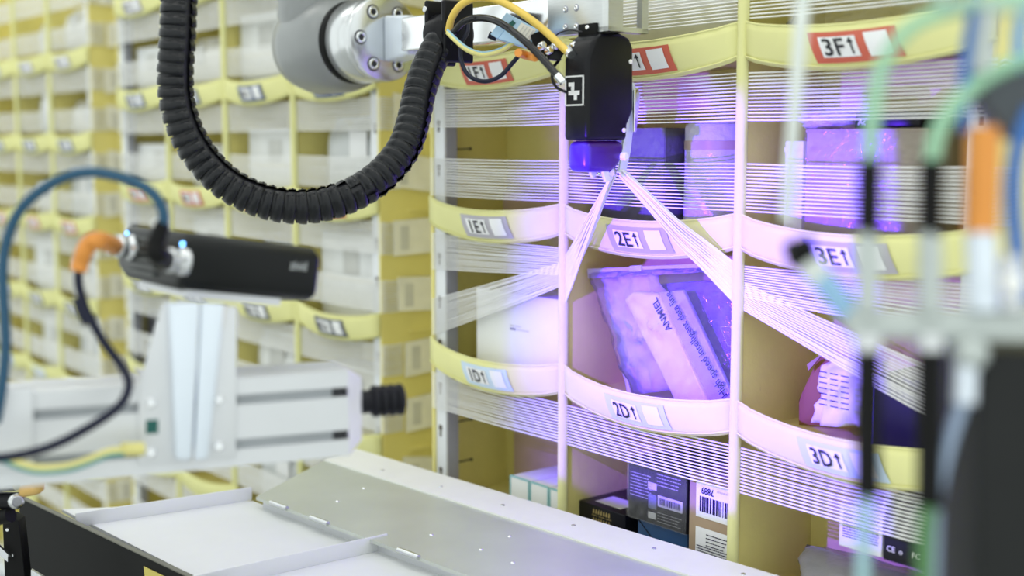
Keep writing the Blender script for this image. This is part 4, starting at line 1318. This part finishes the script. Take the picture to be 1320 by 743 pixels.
# side lever and fingers
lev = [(806, 112), (812, 103), (822, 106), (826, 118), (822, 160), (818, 196), (812, 222), (802, 222), (808, 180), (812, 140)]
MB(GX).prism([(-0.012, gy(px)+0.010, gz(px, py)) for px, py in lev], (-0.004, 0, 0)).build('side_lever', alu_light, grp, bevel=0.0012)
MB(GX).prism([(-0.006, gy(px)+0.010, gz(px, py)) for px, py in [(816, 115), (822, 112), (825, 122), (820, 170), (816, 170)]], (-0.004, 0, 0)).build('side_lever', chrome, grp, bevel=0.001)
for x_, pts in ((-0.006, [(782, 218), (796, 214), (800, 222), (796, 233), (788, 236)]), (-0.020, [(776, 216), (786, 216), (788, 226), (783, 232)])):
    MB(GX).prism([(x_, gy(px), gz(px, py)) for px, py in pts], (-0.004, 0, 0)).build('finger', alu_light, grp, bevel=0.001)
MB(GX).lathe((-0.004, gy(794), gz(794, 224)), (-1, 0, 0), [(0, 0.0035), (0.018, 0.0035)], 14).build('hook_pin', chrome, grp)

# ------------------------------------------------------------------ hoses and small wiring round the gripper
def hose(name, label, cs, r, m, extra=None):
    return cable(name, label, [at(*c) for c in cs], r, m, cat='hose', extra=extra)
def ex_y(t):
    MB().cyl(at(730, 64, 6.5), at(737, 71, 6.45), 0.0050, n=12).build('fitting', chrome, t)
hose('yellow_hose', 'yellow air hose arching from the clamp to the gripper', [(578, 40, 6.85), (583, 22, 6.8), (595, 6, 6.75), (615, -3, 6.7), (640, 0, 6.65), (668, 14, 6.6), (698, 36, 6.55), (722, 58, 6.5), (733, 68, 6.47)], 0.0042, yellow_h, ex_y)
def ex_b(t):
    MB().cyl(at(718, 97, 6.37), at(726, 106, 6.36), 0.0046, n=12).build('fitting', chrome, t)
hose('black_hose', 'glossy black air hose running from the clamp to the gripper side', [(585, 42, 6.8), (598, 28, 6.75), (618, 23, 6.7), (642, 28, 6.6), (668, 46, 6.5), (692, 68, 6.45), (712, 90, 6.4), (722, 102, 6.37)], 0.0040, mat('glossy black hose', (0.008, 0.008, 0.010), 0.15), ex_b)
hose('thin_black_cable', 'thin dark cable looping below the clamp past the red 1F card', [(603, 28, 6.9), (602, 42, 6.85), (594, 58, 6.8), (595, 80, 6.75), (605, 98, 6.7), (625, 105, 6.65), (645, 98, 6.65), (660, 82, 6.65), (672, 68, 6.65)], 0.0024, navyc)
hose('thin_black_wire', 'thin black wire curving beside the gripper emblem', [(722, 76, 6.6), (713, 88, 6.58), (712, 102, 6.55), (718, 113, 6.5), (730, 119, 6.42)], 0.0016, blackp)
def ex_e(t):
    MB().tube([at(c[0], c[1]-3, c[2]) for c in ey_pts], 0.0016, 8).build('blue_stripe', mat('pale blue wire', (0.3, 0.5, 0.6), 0.4), t)
ey_pts = [(577, 42, 6.8), (588, 53, 6.75), (603, 65, 6.7), (622, 71, 6.7), (645, 66, 6.7), (662, 55, 6.7)]
hose('earth_wire', 'short yellow and blue earth wire below the clamp', ey_pts, 0.0026, wire_y, ex_e)
# pale blue flow sensor
SBX = aligned(at(668, 44, 6.68))
sb = thing('flow_sensor', 'pale blue sensor block with white label and green mark beside the tool bar', 'sensor', SBX)
ctr = [(634, 42), (652, 17), (698, 42), (680, 66)]
def fp(px, py, off): 
    return at(px, py, 6.68)+Vector((0, -off, 0))
MB().prism([fp(*p, 0.0) for p in ((632, 44), (653, 16), (664, 22), (642, 50))], (0, 0.02, 0)).build('sensor_body', bluebox, sb, bevel=0.001)
MB().prism([fp(*p, 0.001) for p in ((642, 50), (664, 22), (697, 40), (680, 62))], (0, 0.02, 0)).build('sensor_body', bluebox, sb, bevel=0.001)
MB().prism([fp(*p, 0.0016) for p in ((662, 44), (672, 29), (691, 39), (680, 56))], (0, 0.0006, 0)).build('sensor_label', tabm, sb)
MB().prism([fp(*p, 0.0016) for p in ((654, 32), (661, 26), (665, 30), (658, 37))], (0, 0.0006, 0)).build('green_mark', greenstick, sb)
mb = MB()
for i in range(4):
    mb.prism([fp(*p, 0.0024) for p in ((668+i*4, 43+i*2.0), (675+i*4, 33+i*2.0), (676+i*4, 33.6+i*2.0), (669+i*4, 43.6+i*2.0))], (0, 0.0003, 0))
mb.build('print', tabprint, sb, kind='stuff')
MB().cyl(fp(640, 48, -0.008), fp(630, 44, -0.008), 0.004, n=12).build('port', navyc, sb)
vb = thing('valve_block', 'black and chrome valve block between the sensor and the gripper', 'valve', aligned(at(710, 65, 6.46)))
MB().prism([at(684, 45, 6.60), at(700, 38, 6.60), at(712, 55, 6.60), at(704, 74, 6.60), at(690, 66, 6.60)], (0, 0.02, 0)).build('valve_body', blackm, vb, bevel=0.001)
MB().prism([at(704, 60, 6.56), at(722, 52, 6.56), at(732, 60, 6.56), at(722, 78, 6.56), at(706, 76, 6.56)], (0, 0.02, 0)).build('valve_body', blackp, vb, bevel=0.001)
for px, py in ((697, 60), (706, 66), (714, 60), (738, 60)):
    MB().lathe(at(px, py, 6.54), (0.5, -0.8, 0.2), [(0, 0.0042), (0.006, 0.0042), (0.007, 0.003)], 14).build('chrome_port', chrome, vb)
MB().tube([at(668, 68, 6.5), at(680, 72, 6.60), at(690, 74, 6.46)], 0.0045, 10).build('orange_sleeve', orange, vb)
hose('tab_wire', 'fine black wire arcing over to the gripper tab', [(712, 50, 6.6), (722, 42, 6.58), (735, 39, 6.55), (750, 41, 6.5)], 0.0008, ink)

# ------------------------------------------------------------------ out-of-focus tool in the right foreground
FZ = 2.95
def mcyl(px0, py0, px1, py1, r_px, name, m, parent, z=FZ, n=18):
    return MB().cyl(at(px0, py0, z), at(px1, py1, z), r_px*z*H/FPX, n=n).build(name, m, parent, bevel=0.0012)
base = at(1290, 743, FZ)
tool = thing('vacuum_tool', 'blurred foreground tool with dark block and two black air cylinders', 'tool', Matrix.Translation((base.x, base.y, 0)))
MB().prism([at(1262, 455, FZ), at(1420, 455, FZ), at(1420, 1200, FZ), at(1262, 1200, FZ)], (0, 0.06, 0)).build('dark_block', mat('dark grey block', (0.014, 0.015, 0.015), 0.5, spec=0.2), tool, bevel=0.002)
b0 = at(1340, 1190, FZ)
MB().box((b0.x-0.03, b0.y, 0), (b0.x+0.03, b0.y+0.06, b0.z)).build('stand', alu_dull, tool)
gm = mat('frosted grey bar', (0.50, 0.54, 0.52), 0.4, 0.4)
MB().prism([at(1095, 402, FZ), at(1420, 398, FZ), at(1420, 446, FZ), at(1095, 438, FZ)], (0, 0.012, 0)).build('cross_bar', gm, tool, bevel=0.003)
for cx, top in ((1121, 205), (1201, 205)):
    mcyl(cx, 208, cx-2, 305, 15, 'black_rod', blackm, tool)
    mcyl(cx-2, 300, cx-2, 405, 15, 'steel_sleeve', gm, tool)
    mcyl(cx-2, 440, cx-3, 640 if cx < 1150 else 655, 16.5, 'black_cylinder', blackm, tool)
    mcyl(cx-2, 432, cx-2, 452, 19, 'collar', steel, tool)
mcyl(1268, 165, 1264, 300, 21, 'orange_coupler', orange, tool)
mcyl(1264, 300, 1268, 400, 19, 'steel_coupler', alu_light, tool)
mcyl(1303, 330, 1303, 400, 14, 'steel_coupler', steel, tool)
MB().prism([at(1262, 95, FZ), at(1420, 60, FZ), at(1420, 185, FZ), at(1300, 180, FZ), at(1268, 130, FZ)], (0, 0.02, 0)).build('upper_bracket', mat('dark slate bracket', (0.05, 0.06, 0.07), 0.4), tool, bevel=0.002)
MB().sphere(at(1306, 367, FZ-0.08), 0.0055).build('bokeh_highlight', mat('white highlight', (0.9, 0.9, 0.88), 0.3), tool)  # white ball standing in for a round out-of-focus highlight
MB().sphere(at(1250, 455, FZ), 0.009).build('steel_knob', gm, tool)
mcyl(1246, 455, 1243, 520, 15, 'guide_tube', alu_light, tool)
mcyl(1275, 0, 1262, 95, 14, 'upper_sleeve', gm, tool)
def fh(name, label, cs, rpx, m, z=FZ, rise=None):
    pts = [at(x, y, z) for x, y in cs]
    if rise == 0: pts = [Vector((pts[0].x, pts[0].y, 2.62)), Vector((pts[0].x, pts[0].y, pts[0].z+0.3))]+pts
    if rise == 1: pts = pts+[Vector((pts[-1].x-0.02, pts[-1].y, pts[-1].z+0.1)), Vector((pts[-1].x-0.03, pts[-1].y, 2.62))]
    return cable(name, label, pts, rpx*z*H/FPX, m, cat='hose')
fh('green_hose', 'blurred green air hose bending down to the nearer-left black rod', [(1420, -30), (1330, -6), (1240, 10), (1175, 35), (1140, 80), (1126, 140), (1121, 212)], 10, green_h)
fh('green_hose', 'blurred green air hose curving to the rod beside the orange coupler', [(1420, 40), (1340, 70), (1270, 100), (1228, 140), (1208, 175), (1201, 212)], 11, green_h)
fh('green_hose', 'blurred wide green hose crossing the upper right corner', [(1420, 20), (1330, 12), (1260, 0), (1200, -25)], 9, mat('pale green hose', (0.42, 0.60, 0.48), 0.35), 2.6, 1)
fh('blue_hose', 'blurred dark blue hose hanging left of the orange coupler', [(1262, -20), (1250, 40), (1243, 100), (1243, 170)], 7, blue_h)
fh('blue_hose', 'blurred blue hose at the right edge beside the orange coupler', [(1330, 140), (1312, 190), (1306, 250), (1312, 330), (1320, 392)], 11, blue_h)
fh('blue_hose', 'blurred blue hose at the upper right corner above the slate bracket', [(1335, -20), (1316, 30), (1312, 90)], 9, mat('sky blue hose', (0.16, 0.38, 0.66), 0.35))
fh('milky_hose', 'blurred milky white hose hanging straight down at the right of the gripper', [(1036, -40), (1033, 20), (1026, 120), (1019, 210), (1014, 285)], 9, white_h, 3.4, 0)
fh('grey_blue_hose', 'blurred grey-blue hose running down beside the dark block', [(1240, 520), (1222, 575), (1207, 640), (1203, 700), (1200, 800)], 9, greyblue_h)
fh('green_hose', 'blurred short green hose low beside the dark block', [(1196, 655), (1192, 700), (1190, 800)], 11, mat('leaf green hose', (0.07, 0.20, 0.06), 0.35), 2.9)
fh('pale_cyan_hose', 'blurred pale cyan hose below the left black cylinder', [(1118, 640), (1114, 690), (1112, 800)], 9, mat('pale cyan hose', (0.36, 0.58, 0.62), 0.35), 3.0)
kn_ = thing('plunger_knob', 'blurred small black knob on a pale stem in front of the 3E card', 'knob', Matrix.Translation(at(1040, 350, 3.1)))
MB().cyl(at(1016, 330, 3.1), at(1048, 320, 3.1), 0.0072, n=16).build('knob', blackm, kn_, bevel=0.002)
MB().cyl(at(1040, 336, 3.1), at(1060, 362, 3.1), 0.0065, n=14).build('stem', white_h, kn_)
MB().cyl(at(1060, 360, 3.1), at(1100, 410, 3.0), 0.006, n=14).build('stem_arm', mat('sky blue arm', (0.25, 0.45, 0.65), 0.4), kn_)
